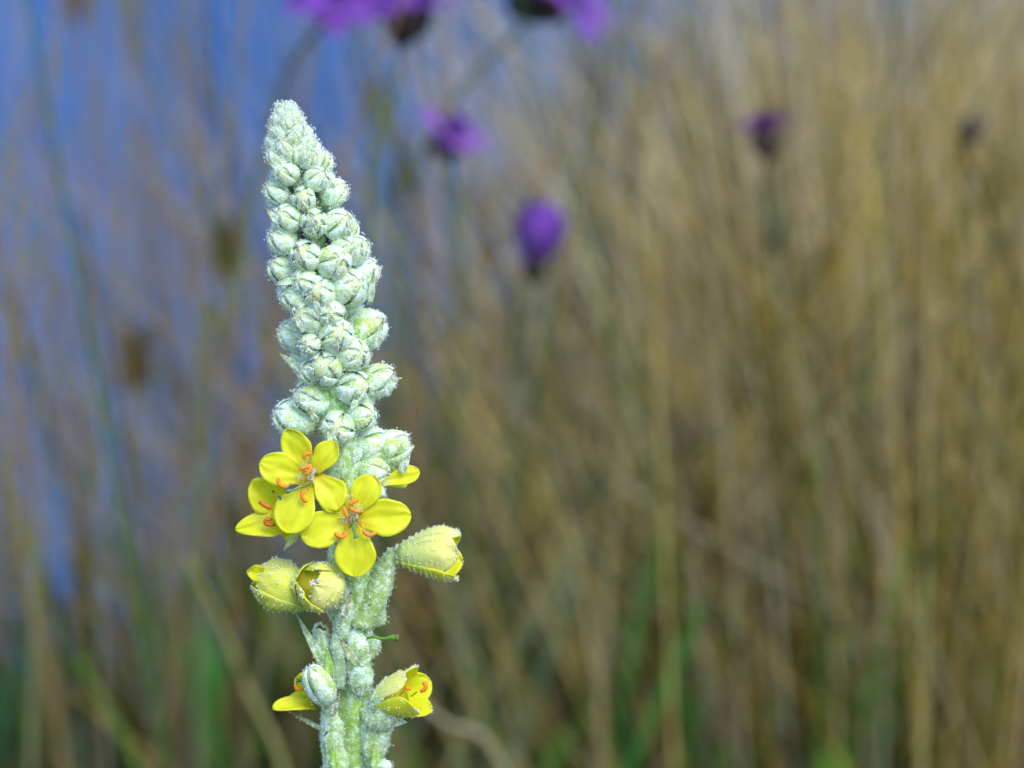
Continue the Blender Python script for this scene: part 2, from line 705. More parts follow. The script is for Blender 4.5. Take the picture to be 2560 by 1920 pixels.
def bract(a, b, w, bend=0.0, color=(0.30, 0.42, 0.10), tipc=(0.16, 0.09, 0.04), wool=0.35, nrm=Vector((0, -1, 0.2)), name='bract', hairs=80, parent=root, thick=3.0, fold=0.35):
    """lance-shaped bract from base a to tip b, w wide in photo pixels, browning to the tip"""
    mb = MB()
    L = b - a
    t_ = L.normalized()
    n = (nrm - t_ * nrm.dot(t_)).normalized()
    s = t_.cross(n)
    rows, cs, pn = [], [], []
    for i in range(12):
        t = i / 11
        hw = 0.5 * w * K * (0.55 + 0.45 * math.sin(min(1, t * 2.2) * math.pi / 2)) * max(0.05, 1 - t ** 1.8)
        row, cr = [], []
        for j in range(5):
            v = -1 + j / 2
            p = a + L * t + s * hw * v + n * (bend * L.length * math.sin(math.pi * t * 0.9) + fold * hw * abs(v))
            row.append(p)
            f = max(0, (t - 0.55) / 0.45)
            c = [color[q] * (1 - f) + tipc[q] * f for q in range(3)]
            cr.append((*c, wool - 0.5 * f))
            pn.append((p, -n if rnd(0, 1) < 0.5 else n))
        rows.append(row)
        cs.append(cr)
    mb.sheet(rows, cs, thick * K)
    wool_hairs(mb, pn[:40], hairs, 4, 10, 0.7)
    for p, nn in pn[::4]:
        DEW.append((p, nn, 0.5))
    return put(name, mb, [M['wool'], M['hair']], parent)


# bracts among the buds: (base px,py,dep) (tip) width bend
for (ax, ay, ad), (bx, by, bd), w_, bn, cc in [
    ((800, 790, 118), (779, 724, 132), 20, .12, (0.32, 0.33, 0.08)),
    ((838, 880, 118), (845, 838, 140), 18, .15, (0.32, 0.36, 0.10)),
    ((760, 830, 100), (728, 775, 105), 16, .1, (0.30, 0.36, 0.10)),
    ((925, 760, 60), (936, 668, 72), 20, .05, (0.36, 0.45, 0.16)),
    ((940, 870, 55), (960, 792, 60), 20, .05, (0.36, 0.45, 0.16)),
    ((715, 865, 30), (688, 822, 30), 16, .05, (0.36, 0.40, 0.2)),
    ((762, 930, 40), (694, 880, 40), 26, .08, (0.36, 0.45, 0.16)),
    ((790, 560, 104), (772, 532, 116), 18, .2, (0.50, 0.50, 0.08)),
    ((870, 590, 80), (866, 552, 90), 18, .2, (0.45, 0.50, 0.1)),
    ((755, 655, 112), (740, 610, 128), 12, .1, (0.3, 0.25, 0.1)),
    ((735, 700, 84), (690, 712, 70), 22, .1, (0.42, 0.52, 0.12)),
    ((845, 690, 118), (856, 648, 122), 18, .15, (0.42, 0.48, 0.10)),
    ((905, 640, 88), (905, 606, 92), 14, .1, (0.36, 0.35, 0.1)),
    ((830, 1120, 92), (818, 1068, 90), 16, .1, (0.4, 0.42, 0.14)),
    ((890, 1000, 96), (878, 1030, 92), 20, .1, (0.34, 0.45, 0.1)),
    ((790, 1052, 92), (770, 1018, 118), 22, .2, (0.42, 0.56, 0.06)),
    ((1002, 1180, 40), (1027, 1128, 44), 26, .1, (0.36, 0.45, 0.16)),
    ((900, 1120, 90), (880, 1166, 86), 30, .1, (0.30, 0.42, 0.12)),
    ((965, 990, 50), (985, 930, 52), 24, .1, (0.40, 0.48, 0.2)),
    ((700, 560, 70), (664, 520, 64), 22, .1, (0.36, 0.45, 0.2)),
    ((716, 430, 60), (664, 402, 44), 22, .1, (0.36, 0.45, 0.2)),
    ((705, 330, 28), (664, 318, 26), 20, .15, (0.40, 0.46, 0.25)),
    ((712, 290, 14), (672, 296, 12), 16, -.1, (0.40, 0.46, 0.25)),
    ((835, 470, 70), (818, 440, 84), 14, .1, (0.42, 0.5, 0.1)),
]:
    bract(P(ax, ay, ad), P(bx, by, bd), w_, bn, cc, wool=0.45)

# calyces, capsules and stalks along the bare part of the stem
def B(name, a, b, r0, r1, r2, **kw):
    return body(name, P(*a), P(*b), r0, r1, r2, **kw)


B('pedicel', (905, 1565, 30), (990, 1378, 40), 34, 27, 22, wool=0.45, hairs=1200, point=0.2)
B('pedicel', (880, 1560, 10), (800, 1480, 40), 26, 30, 26, wool=0.45, hairs=600, point=0.2)
B('pedicel', (870, 1440, 20), (835, 1360, 60), 26, 28, 24, wool=0.4, hairs=400)
B('calyx', (846, 1500, 50), (838, 1430, 58), 22, 28, 18, wool=0.6)
B('seed_capsule', (858, 1596, 42), (864, 1490, 58), 16, 28, 6, wool=0.75, hairs=900)
bract(P(856, 1542, 98), P(879, 1476, 100), 24, .03, (0.26, 0.28, 0.08), wool=0.2, tipc=(0.10, 0.06, 0.03))
B('calyx', (898, 1660, 32), (893, 1560, 46), 24, 32, 14, wool=0.7, hairs=1100)
B('calyx', (925, 1640, 30), (936, 1590, 34), 12, 17, 10, wool=0.55, hairs=400)
bract(P(893, 1662, 100), P(847, 1594, 108), 26, .03, (0.30, 0.38, 0.10), wool=0.15, tipc=(0.14, 0.08, 0.04))
bract(P(899, 1664, 100), P(939, 1628, 100), 24, .03, (0.34, 0.44, 0.12), wool=0.25, tipc=(0.24, 0.26, 0.10))
B('seed_capsule', (898, 1742, 40), (898, 1662, 44), 8, 28, 18, wool=0.7, hairs=1000)
B('calyx', (822, 1660, 16), (794, 1560, 30), 20, 27, 18, wool=0.6, hairs=800)
bract(P(826, 1690, 34), P(741, 1535, 40), 30, .03, (0.36, 0.46, 0.14), wool=0.4, tipc=(0.30, 0.34, 0.14))
bract(P(826, 1690, 60), P(818, 1620, 64), 26, .03, (0.30, 0.56, 0.05), wool=-0.2, tipc=(0.20, 0.40, 0.05))
B('stem_ridge', (850, 1720, 48), (842, 1560, 44), 18, 16, 10, color=(0.28, 0.42, 0.20), wool=0.45, hairs=500)
B('calyx', (945, 1560, 20), (930, 1480, 34), 20, 26, 18, wool=0.45, hairs=600)
# bud that leans out beside the lower flower
bud(P(798, 1712, 76), Vector((-.42, -.3, .85)), 34, 0, 1.5)
bract(P(829, 1790, 92), P(851, 1728, 98), 20, .03, (0.26, 0.26, 0.10), wool=0.1, tipc=(0.13, 0.09, 0.05))
B('pedicel', (842, 1935, 30), (822, 1770, 50), 28, 29, 22, wool=0.55, hairs=1300, point=0.2)
B('pedicel', (925, 1960, 26), (945, 1790, 36), 24, 31, 36, wool=0.5, hairs=1200, point=0.2)
B('calyx', (936, 1815, 44), (975, 1745, 54), 34, 46, 40, wool=0.6, hairs=1300, point=0.3)
bract(P(935, 1770, 66), P(966, 1690, 70), 40, .05, (0.34, 0.46, 0.18), wool=0.6, tipc=(0.4, 0.46, 0.26))
bract(P(965, 1800, 60), P(1018, 1806, 62), 34, .05, (0.34, 0.46, 0.18), wool=0.6, tipc=(0.4, 0.46, 0.26))
bract(P(838, 1930, 72), P(834, 1858, 82), 22, .02, (0.34, 0.60, 0.06), wool=-0.1, tipc=(0.36, 0.56, 0.08))
bract(P(940, 1940, 60), P(938, 1850, 66), 28, .02, (0.34, 0.58, 0.08), wool=0.0, tipc=(0.4, 0.5, 0.16))
bract(P(815, 1830, 40), P(716, 1776, 34), 14, -.08, (0.20, 0.26, 0.10), wool=0.1, tipc=(0.12, 0.14, 0.06))
B('calyx', (958, 1935, 50), (956, 1900, 56), 12, 17, 12, wool=0.8, hairs=400)
# dark spots in the wool; some paint the shade inside open calyx hollows
for x, y, d, r in ((818, 1830, 88, 4.5), (800, 1566, 64, 5), (811, 1573, 64, 3.5), (911, 1643, 92, 4.5), (878, 1336, 90, 6), (926, 1512, 66, 3)):
    mb = MB()
    c0 = P(x, y, d)
    mb.tube([c0 + Vector((rnd(-1, 1), 0, rnd(-1, 1))) * r * K * 2.2, c0, c0 + Vector((rnd(-1, 1), -.5, rnd(-1, 1))) * r * K * 2.4], [r * K * .35, r * K * .8, r * K * .2], (0.05, 0.034, 0.02, 1), 0, 6)
    put('dark_spot', mb, [M['dark']], root)
# the lone style that stands out from a spent calyx
mb = MB()
mb.tube(spline([P(918, 1596, 60), P(935, 1592, 66), P(955, 1597, 66), P(976, 1594, 66), P(996, 1594, 64)], 14),
        [3.4 * K] * 3 + [4 * K] * 6 + [5 * K, 6 * K, 7.5 * K, 8.5 * K, 9 * K], [(0.16, 0.36, 0.05, 1)] * 11 + [(0.20, 0.40, 0.06, 1), (0.1, 0.2, 0.04, 1), (0.3, 0.3, 0.1, 1)], 0, 8)
put('style', mb, [M['petal']], root)

# ------------------------------------------------------------------ open flowers
YEL = (0.85, 0.86, 0.03)
YEL2 = (0.70, 0.72, 0.012)


def petal(parent, a, b, w, nrm=(0, -1, 0.15), bow=0.06, cup=0.15, curl=0.0, tm=0.62, w0=0.3, color=YEL, basec=(0.78, 0.62, 0.02), backc=None, hairs=0, skew=0.0, ripple=1.0, thick=2.2, tip_pow=2.0, name='petal', dew=0.0):
    """petal from base a to tip b ((px,py,depth)), w photo pixels wide, hollow towards nrm"""
    a, b = P(*a), P(*b)
    L = b - a
    t_ = L.normalized()
    n = Vector(nrm)
    n = (n - t_ * n.dot(t_)).normalized()
    s = t_.cross(n)
    sd_ = rnd(0, 50)
    rows, cs, cb = [], [], []
    nu, nv = 17, 13
    pn = []
    for i in range(nu):
        t = math.sin(i / (nu - 1) * math.pi / 2)
        if t > tm:
            f = (max(0, 1 - ((t - tm) / (1 - tm)) ** tip_pow)) ** (1 / 2.0)
        else:
            q = t / tm
            f = w0 + (1 - w0) * q * q * (3 - 2 * q) if q < 1 else 1
        f = max(f, 0.02)
        row, cr, cbr = [], [], []
        for j in range(nv):
            v = -1 + 2 * j / (nv - 1)
            hw = 0.5 * w * K * f
            rip = ripple * (0.9 * mnoise.noise(Vector((t * 2.2 + sd_, v * 1.6, 0))) + 0.5 * mnoise.noise(Vector((t * 5 + sd_, v * 4.5, 4)))) * 7.5 * K * (0.25 + t)
            h = bow * L.length * math.sin(math.pi * t) + cup * hw * v * v - curl * L.length * t ** 3 + rip
            h += -0.05 * hw * math.exp(-(v / 0.12) ** 2)          # the midrib's crease
            edge = 1 + (0.05 * mnoise.noise(Vector((t * 5, v * 1.5, sd_ + 9))) + 0.03 * mnoise.noise(Vector((t * 14, v * 3, sd_ + 19))))
            p = a + L * t + s * (hw * v * edge + skew * w * K * math.sin(math.pi * t)) + n * h
            row.append(p)
            k = max(0, 1 - t / 0.35)
            vein = 1 - 0.10 * abs(math.sin(v * 7 + sd_)) ** 3 * (1 - 0.6 * t) + 0.10 * mnoise.noise(Vector((t * 3, v * 3, sd_)))
            c = [(color[q] * (1 - k) + basec[q] * k) * vein for q in range(3)]
            cr.append((*c, 1))
            c2 = backc or (0.74, 0.74, 0.10)
            cbr.append((*c2, 1))
            pn.append((p, -n, t))
        rows.append(row)
        cs.append(cr)
        cb.append(cbr)
    mb = MB()
    arr, nn = mb.sheet(rows, cb, thick * K, 0, 0, cs)
    # sheet's +normal side is du x dv; make sure the 'color' side faces nrm
    if Vector(nn.mean(axis=(0, 1))).dot(n) > 0:
        m = nu * nv
        for q in range(m):
            mb.c[q], mb.c[q + m] = mb.c[q + m], mb.c[q]
    rim = [x for k_, x in enumerate(pn) if (k_ % nv in (0, nv - 1)) and x[2] > 0.35]
    for p, q, t in rim * 3:
        mb.hair(p, (q * 0.5 + rvec()).normalized(), rnd(2, 5) * K, 0.5 * K, (0.75, 0.8, 0.45, 1), 1)
    if hairs:
        for _ in range(hairs):
            p, q, t = random.choice(pn)
            mb.hair(p + s * rnd(-3, 3) * K, (q + rvec() * 0.9).normalized(), rnd(4, 9) * K, 0.7 * K, (0.85, 0.9, 0.75, 1), 1)
    if dew:
        for p, q, t in pn:
            if rnd(0, 1) < dew:
                DEW.append((p + q * thick * 0.5 * K, q, 1.6))
    return put(name, mb, [M['petal'], M['hair']], parent)


def stamen(parent, pts, anther, r=4.6, color=(0.92, 0.30, 0.025), fil=(0.62, 0.42, 0.08), woolly=0, name='stamen'):
    """filament through pts, then an anther (its own sub-part's worth of colour) through the second list"""
    mb = MB()
    fp = spline([P(*p) for p in pts], 10)
    mb.tube(fp, 1.8 * K, (*fil, 1), 0, 6)
    ap = spline([P(*p) for p in anther], 10)
    mb.tube(ap, [r * K * q for q in (0.6, 0.95, 1.1, 1.0, 1.05, 1.1, 1.0, 1.1, 1.0, 0.55)], (*color, 1), 1, 8)
    for _ in range(woolly):
        p = random.choice(fp[1:])
        d = (rvec() + Vector((0, -0.4, 0))).normalized()
        mb.hair(p, d, rnd(7, 15) * K, 0.7 * K, (0.9, 0.9, 0.72, 1), 2)
    return put(name, mb, [M['petal'], M['anther'], M['hair']], parent)


def pistil(parent, pts, r=2.8, color=(0.20, 0.38, 0.10), head=6.5, hc=(0.16, 0.34, 0.20)):
    mb = MB()
    p = spline([P(*q) for q in pts], 12)
    mb.tube(p, [r * K] * 9 + [r * K * 1.1, head * K * .85, head * K], [(*color, 1)] * 10 + [(*hc, 1)] * 2, 0, 8)
    return put('pistil', mb, [M['petal']], parent)


def throat(px, py, dep, r, d=(0, -1, 0.1), back=40):
    """short funnel where the petals join; carries the flower's other pieces"""
    mb = MB()
    c0 = P(px, py, dep)
    d = Vector(d).normalized()
    rows, cs = [], []
    fm = frame_from(d, 0).to_3x3()
    for i in range(6):
        t = i / 5
        rr = r * K * (0.45 + 0.55 * t)
        rows.append([c0 - d * (back * K * (1 - t)) + fm @ Vector((math.cos(a), math.sin(a), 0)) * rr for a in [2 * math.pi * k / 12 for k in range(12)]])
        cs.append([(0.5, 0.52, 0.12, 1) if t < 0.5 else (0.62, 0.50, 0.04, 1)] * 12)
    ids = mb.grid(rows, cs, 0, True)
    k = mb.vert(c0 - d * (8 * K), (0.45, 0.42, 0.06, 1))
    for j in range(12):
        mb.face((ids[-1][j], ids[-1][(j + 1) % 12], k), 0)
    for _ in range(90):
        a = rnd(0, 6.28)
        p = c0 + fm @ Vector((math.cos(a), math.sin(a), 0)) * r * K * rnd(0.2, 0.9) - d * 5 * K
        mb.hair(p, (d + rvec() * 0.7).normalized(), rnd(9, 20) * K, 0.6 * K, (0.85, 0.82, 0.5, 1), 1)
    return put('flower', mb, [M['petal'], M['hair']], root)


ORG = (0.85, 0.24, 0.02)
# region-3 reading: px = 560 + x/3.19, py = 1020 + y/3.19
def z3(x, y, d=0.0):
    return (560 + x / 3.19, 1020 + y / 3.19, d)


def z4(x, y, d=0.0):
    return (600 + x / 3.457, 1440 + y / 3.457, d)


# upper flower
f1 = throat(*z3(705, 545, 100), 17, (-.3, -1, .15))
nl = (-.35, -1, .25)
petal(f1, z3(700, 500, 98), z3(500, 172, 96), 76, nl, .05, .15, .03, tm=.55)
petal(f1, z3(720, 510, 100), z3(892, 278, 108), 64, (-.4, -1, .1), .05, .2, .02, tm=.6, w0=.45)
petal(f1, z3(690, 560, 98), z3(288, 440, 116), 86, nl, .05, .15, .04, tm=.6)
petal(f1, z3(735, 545, 104), z3(905, 815, 128), 82, (.1, -1, .2), .06, .2, .02, tm=.55, w0=.4, skew=-.12)
petal(f1, z3(700, 590, 104), z3(480, 985, 150), 102, (-.1, -1, .35), .06, .12, .05, tm=.6)
stamen(f1, [z3(715, 520, 100), z3(690, 450, 122), z3(680, 400, 130)], [z3(700, 368, 132), z3(665, 362, 138), z3(640, 385, 138), z3(638, 410, 136)], woolly=40)
stamen(f1, [z3(710, 530, 100), z3(690, 490, 126), z3(680, 470, 134)], [z3(700, 458, 140), z3(660, 470, 144), z3(605, 490, 144)], woolly=50)
stamen(f1, [z3(705, 540, 100), z3(690, 520, 126), z3(685, 500, 134)], [z3(700, 465, 142), z3(680, 500, 146), z3(652, 540, 146)], woolly=60)
stamen(f1, [z3(715, 560, 100), z3(640, 605, 130), z3(570, 605, 140), z3(520, 605, 144)], [z3(512, 625, 144), z3(465, 622, 148), z3(436, 595, 148), z3(438, 555, 146)], r=5.2, fil=(0.62, 0.36, 0.05))
stamen(f1, [z3(720, 570, 100), z3(690, 620, 130), z3(668, 650, 140)], [z3(650, 655, 144), z3(622, 685, 148), z3(635, 728, 148), z3(665, 750, 146)], r=5.2, fil=(0.62, 0.36, 0.05))
pistil(f1, [z3(725, 570, 100), z3(660, 610, 128), z3(580, 645, 142), z3(495, 668, 148)])
for _ in range(1):
    mb = MB()
    for x, y in ((600, 545), (690, 545), (640, 460), (720, 500)):
        for _k in range(40):
            mb.hair(P(*z3(x + rnd(-25, 25), y + rnd(-25, 25), 118)), (rvec() + Vector((0, -.6, 0))).normalized(), rnd(6, 13) * K, 1.1 * K, (0.95, 0.95, 0.82, 1), 0)
    put('filament_wool', mb, [M['hair']], f1)

# lower right flower of the open group
f2 = throat(*z3(1040, 860, 112), 24, (.05, -1, .1))
petal(f2, z3(1000, 850, 104), z3(840, 640, 104), 70, (0, -1, .1), .05, .15, .02)
petal(f2, z3(1050, 830, 108), z3(1195, 540, 108), 76, (0, -1, .3), .06, .15, .03, tm=.6, w0=.4)
petal(f2, z3(1060, 880, 108), z3(1488, 860, 116), 94, (0.1, -1, .15), .05, .15, .04, tm=.52, w0=.45)
petal(f2, z3(1000, 880, 108), z3(618, 1030, 140), 92, (0, -1, .2), .06, .15, .04, tm=.6, w0=.45)
petal(f2, z3(1045, 910, 110), z3(1052, 1345, 142), 102, (0, -1, .3), .07, .16, .05, tm=.6, w0=.4)
stamen(f2, [z3(1050, 850, 112), z3(1030, 800, 138), z3(1020, 770, 142)], [z3(1075, 732, 146), z3(1040, 742, 150), z3(995, 775, 150)], woolly=50)
stamen(f2, [z3(1040, 860, 112), z3(1010, 840, 138), z3(990, 830, 142)], [z3(952, 785, 148), z3(968, 830, 152), z3(985, 875, 152)], woolly=50)
stamen(f2, [z3(1060, 860, 112), z3(1050, 840, 138), z3(1045, 825, 142)], [z3(1005, 795, 148), z3(1040, 818, 154), z3(1090, 828, 152)], woolly=60)
stamen(f2, [z3(1020, 890, 112), z3(980, 930, 138), z3(962, 970, 146)], [z3(970, 985, 148), z3(960, 1022, 152), z3(915, 1022, 152), z3(882, 992, 150)], r=5.2, fil=(0.66, 0.32, 0.03))
stamen(f2, [z3(1060, 890, 112), z3(1085, 930, 138), z3(1112, 962, 146)], [z3(1112, 968, 148), z3(1130, 1002, 152), z3(1170, 1012, 152), z3(1212, 992, 150)], r=5.2, fil=(0.66, 0.32, 0.03))
pistil(f2, [z3(1035, 880, 112), z3(1030, 940, 140), z3(1040, 990, 146), z3(1056, 1038, 150)], r=4, head=8)
mb = MB()
for x, y in ((960, 880), (1010, 900), (1060, 900), (1080, 800), (1040, 860), (1010, 720)):
    for _k in range(34):
        mb.hair(P(*z3(x + rnd(-28, 28), y + rnd(-28, 28), 124)), (rvec() + Vector((0, -.6, 0))).normalized(), rnd(6, 15) * K, 1.0 * K, (0.93, 0.92, 0.68, 1), 0)
put('filament_wool', mb, [M['hair']], f2)

# flower that looks out to the side behind them
f3 = throat(*z3(560, 850, 50), 18, (-.9, -.5, .1))
petal(f3, z3(520, 830, 62), z3(228, 585, 88), 92, (-.2, -1, .1), .05, .2, .02, tm=.55, skew=-.05)
petal(f3, z3(540, 900, 70), z3(95, 962, 100), 74, (-.1, -1, .5), .06, .2, .03, tm=.42, w0=.6, tip_pow=1.15)
petal(f3, z3(560, 850, 40), z3(420, 620, 30), 70, (-.6, -.6, .2), .05, .2, .0)
petal(f3, z3(600, 940, 40), z3(480, 1040, 60), 60, (-.6, -.6, .2), .05, .2, .0)
stamen(f3, [z3(560, 870, 60), z3(460, 850, 110), z3(405, 832, 118)], [z3(378, 800, 122), z3(340, 785, 124), z3(300, 760, 124), z3(284, 738, 122)], r=5, color=(0.62, 0.16, 0.02), fil=(0.55, 0.25, 0.03))
stamen(f3, [z3(560, 900, 60), z3(470, 930, 110), z3(420, 935, 118)], [z3(405, 935, 120), z3(365, 930, 124), z3(332, 922, 126), z3(335, 890, 126), z3(385, 885, 124)], r=5, color=(0.62, 0.16, 0.02), fil=(0.55, 0.25, 0.03))
pistil(f3, [z3(560, 830, 60), z3(500, 740, 110), z3(470, 712, 122), z3(440, 722, 126)], r=4, head=8, hc=(0.10, 0.22, 0.14))
mb = MB()
mb.tube([P(*z3(395, 664, 92)), P(*z3(390, 668, 96))], 3 * K, (0.45, 0.10, 0.02, 1), 0, 6)
put('pollen_fleck', mb, [M['anther']], f3)
# pale green sepal tip that hangs under it
bract(P(*z3(590, 990, 70)), P(*z3(478, 1132, 74)), 20, .04, (0.52, 0.60, 0.10), (0.56, 0.62, 0.18), 0.0, name='sepal', hairs=60)

# one petal of a flower turned away to the right
f4 = throat(*z3(1240, 610, 30), 14, (.9, .2, .1), 30)
petal(f4, z3(1250, 606, 34), z3(1556, 502, 20), 46, (.1, -1, .35), .05, .2, .0, tm=.68, w0=.35, basec=(0.8, 0.8, 0.42))
petal(f4, z3(1250, 606, 20), z3(1440, 560, -50), 60, (.5, -.2, .5), .05, .2, .0)
petal(f4, z3(1250, 590, 20), z3(1370, 480, -60), 60, (.5, .2, .5), .05, .2, .0)
B('calyx', (905, 1260, 30), z3(1250, 606, 32), 20, 26, 22, wool=0.5, hairs=600)


# ------------------------------------------------------------------ half-open flowers
def corolla(a, b, prof, lobes, name='flower', hairs=200, dewp=0.25, calyx=True, roll=0.0, inner=YEL, lump=1.0, fill=0.55):
    """half-open flower: a base and b mouth centre; prof [(t, radius px)]; lobes [(azimuth deg, half width deg, length, flare, hue)]
    azimuth 0 = the side of the camera, 90 = up"""
    a, b = P(*a), P(*b)
    d = (b - a).normalized()
    Lg = (b - a).length
    e1 = Vector((0, -1, 0))
    e1 = (e1 - d * e1.dot(d))
    e1 = e1.normalized() if e1.length > 0.25 else (Vector((0, 0, 1)) - d * d.z).normalized()
    e2 = d.cross(e1)
    if e2.z < 0:
        e2 = -e2
    core = MB()
    rows, cs = [], []
    for i in range(7):
        t = i / 6 * fill
        rr = lerp_tab(prof, t) * 0.86 * K
        rows.append([a + d * Lg * t + (e1 * math.cos(q) + e2 * math.sin(q)) * rr for q in [2 * math.pi * k / 16 for k in range(16)]])
        cs.append([(0.76, 0.70, 0.06, 1)] * 16)
    ids = core.grid(rows, cs, 0, True)
    k = core.vert(a + d * Lg * (fill - 0.05), (0.80, 0.66, 0.03, 1))
    for j in range(16):
        core.face((ids[-1][j], ids[-1][(j + 1) % 16], k), 0)
    o = put(name, core, [M['petal'], M['hair']], root)
    for q, (az, hw, ln, flare, hue) in enumerate(lobes):
        az = R(az + roll)
        hw = R(hw)
        mb = MB()
        rows, cs, cb, pn = [], [], [], []
        nu, nv = 16, 13
        sd_ = rnd(0, 90)
        for i in range(nu):
            s_ = math.sin(i / (nu - 1) * math.pi / 2)
            t = s_ * ln
            f = 1.0 if s_ < 0.62 else math.sqrt(max(0.0004, 1 - ((s_ - 0.62) / 0.38) ** 2.2))
            row, cr, cbr = [], [], []
            for j in range(nv):
                v = -1 + 2 * j / (nv - 1)
                rr = (lerp_tab(prof, min(t, 1.0)) + (1.6 if q % 2 else -1.0) + 2.5 * v) * K
                fl = flare * max(0, s_ - 0.5) ** 2 * 4 * K
                rr += fl + lump * 5 * K * mnoise.noise(Vector((s_ * 2.5 + sd_, v * 1.7, 2))) * s_ + lump * 2.6 * K * mnoise.noise(Vector((s_ * 7 + sd_, v * 5, 7))) * s_
                an = az + hw * f * v * (1.0 if s_ > 0.25 else 0.85 + 0.6 * s_)
                dr = e1 * math.cos(an) + e2 * math.sin(an)
                row.append(a + d * (Lg * t - 0.18 * Lg * max(0, abs(flare) / 80) * max(0, s_ - 0.6)) + dr * rr)
                g_ = max(0.0, 1 - s_ * 1.5)
                cr.append((inner[0], inner[1] * (1 - 0.1 * g_), inner[2], 1))
                hc = hue
                cbr.append((hc[0] * (1 - 0.25 * g_), hc[1], hc[2] + 0.05 * g_, 1))
                pn.append((row[-1], dr, s_))
            rows.append(row)
            cs.append(cr)
            cb.append(cbr)
        arr, nn = mb.sheet(rows, cb, 3.0 * K, 0, 0, cs)
        ctr = (a + b) / 2
        mid = Vector(arr[nu // 2, nv // 2])
        if Vector(nn[nu // 2, nv // 2]).dot(pn[(nu // 2) * nv + nv // 2][1]) < 0:
            m = nu * nv
            for z in range(m):
                mb.c[z], mb.c[z + m] = mb.c[z + m], mb.c[z]
        for _ in range(hairs):
            p, dr, s_ = random.choice(pn)
            if rnd(0, 1) < s_ * 0.6:
                continue
            mb.hair(p + dr * 1.5 * K, (dr + rvec() * 0.8).normalized(), rnd(4, 9) * K, 0.7 * K, (0.88, 0.92, 0.78, 1), 1)
        for p, dr, s_ in pn:
            if rnd(0, 1) < dewp:
                tj = rvec()
                DEW.append((p + dr * 1.2 * K + (tj - dr * tj.dot(dr)) * rnd(0, 7) * K, dr, 3.0))
        put('petal', mb, [M['petal'], M['hair']], o)
    if calyx:
        for q in range(5):
            an = 2 * math.pi * q / 5 + 0.4
            dr = e1 * math.cos(an) + e2 * math.sin(an)
            r0 = lerp_tab(prof, 0) * K
            r1 = lerp_tab(prof, 0.45) * K
            bract(a - d * 0.12 * Lg + dr * r0 * 0.7, a + d * Lg * 0.38 + dr * (r1 * 1.08), lerp_tab(prof, 0.2) * 0.95, -.02, (0.36, 0.5, 0.18), (0.45, 0.52, 0.25), 0.6, nrm=dr, name='sepal', hairs=150, parent=o, thick=3.5, fold=-.3)
    return o


LEM = (0.86, 0.86, 0.20)
PLY = (0.92, 0.90, 0.30)
LIM = (0.82, 0.84, 0.12)
# wilting bell to the right
fr = corolla(z3(1385, 1175, 46), z3(1895, 1150, 66), [(0, 20), (0.2, 38), (0.45, 56), (0.75, 68), (1, 62)],
             [(15, 50, 1.0, -8, PLY), (88, 44, 1.0, -16, PLY), (150, 44, .95, -6, LEM), (215, 44, .95, 0, LEM), (-68, 46, .93, 2, YEL)], hairs=900, dewp=.4, calyx=False, lump=1.5)
for an_, ln_ in ((15, 30), (100, 26), (190, 26), (270, 30)):
    an_ = R(an_)
    c_ = P(*z3(1375, 1175, 46))
    dr_ = Vector((0.1, -math.cos(an_), math.sin(an_)))
    bract(c_ + dr_ * 14 * K, c_ + dr_ * 24 * K + Vector((ln_ * K, 0, 0)), 26, .0, (0.36, 0.5, 0.18), (0.45, 0.52, 0.25), 0.6, nrm=dr_, name='sepal', hairs=150, parent=fr, thick=3.5, fold=-.3)
# pair to the left of the stem
fl = corolla(z3(700, 1545, 40), z3(235, 1330, 60), [(0, 24), (0.25, 50), (0.55, 66), (0.8, 56), (1, 30)],
             [(10, 52, 1.0, -8, LIM), (75, 48, .96, -10, LEM), (140, 44, .95, -8, LIM), (205, 44, .92, 0, LIM), (-62, 50, .97, -8, LIM)], hairs=420, dewp=.45, calyx=False, lump=2.2)
petal(fl, z3(330, 1330, 70), z3(188, 1300, 92), 42, (-.3, -1, .3), .1, .3, .0, tm=.5, w0=.6, color=YEL2)
fm_ = corolla(z3(860, 1470, 36), z3(700, 1395, 150), [(0, 26), (0.3, 52), (0.6, 64), (0.85, 60), (1, 50)],
              [(140, 54, .97, -16, LIM), (205, 54, .95, -8, LEM), (275, 58, .98, -18, LIM), (75, 56, 1.0, -40, LEM), (5, 64, 1.08, -52, PLY)], hairs=200, dewp=.65, calyx=False, lump=1.6, fill=.78)
B('calyx', (872, 1500, 20), z3(800, 1470, 70), 24, 34, 40, wool=0.55, hairs=500, point=0.1)
# cup low on the right
fc = corolla(z4(1190, 1105, 50), z4(1540, 985, 88), [(0, 30), (0.3, 46), (0.6, 54), (0.85, 58), (1, 60)],
             [(-28, 46, 1.0, 6, YEL), (62, 36, .98, -6, PLY), (118, 42, 1.08, 0, PLY), (185, 44, 1.05, 10, YEL), (250, 44, 1.0, 10, YEL)], hairs=200, dewp=.2)
stamen(fc, [z4(1380, 1030, 80), z4(1410, 1000, 92)], [z4(1425, 965, 100), z4(1455, 972, 104), z4(1480, 968, 104)], r=5)
stamen(fc, [z4(1480, 1040, 80), z4(1530, 1000, 100)], [z4(1560, 1000, 108), z4(1600, 975, 112), z4(1605, 940, 112), z4(1580, 915, 110)], r=5.5)

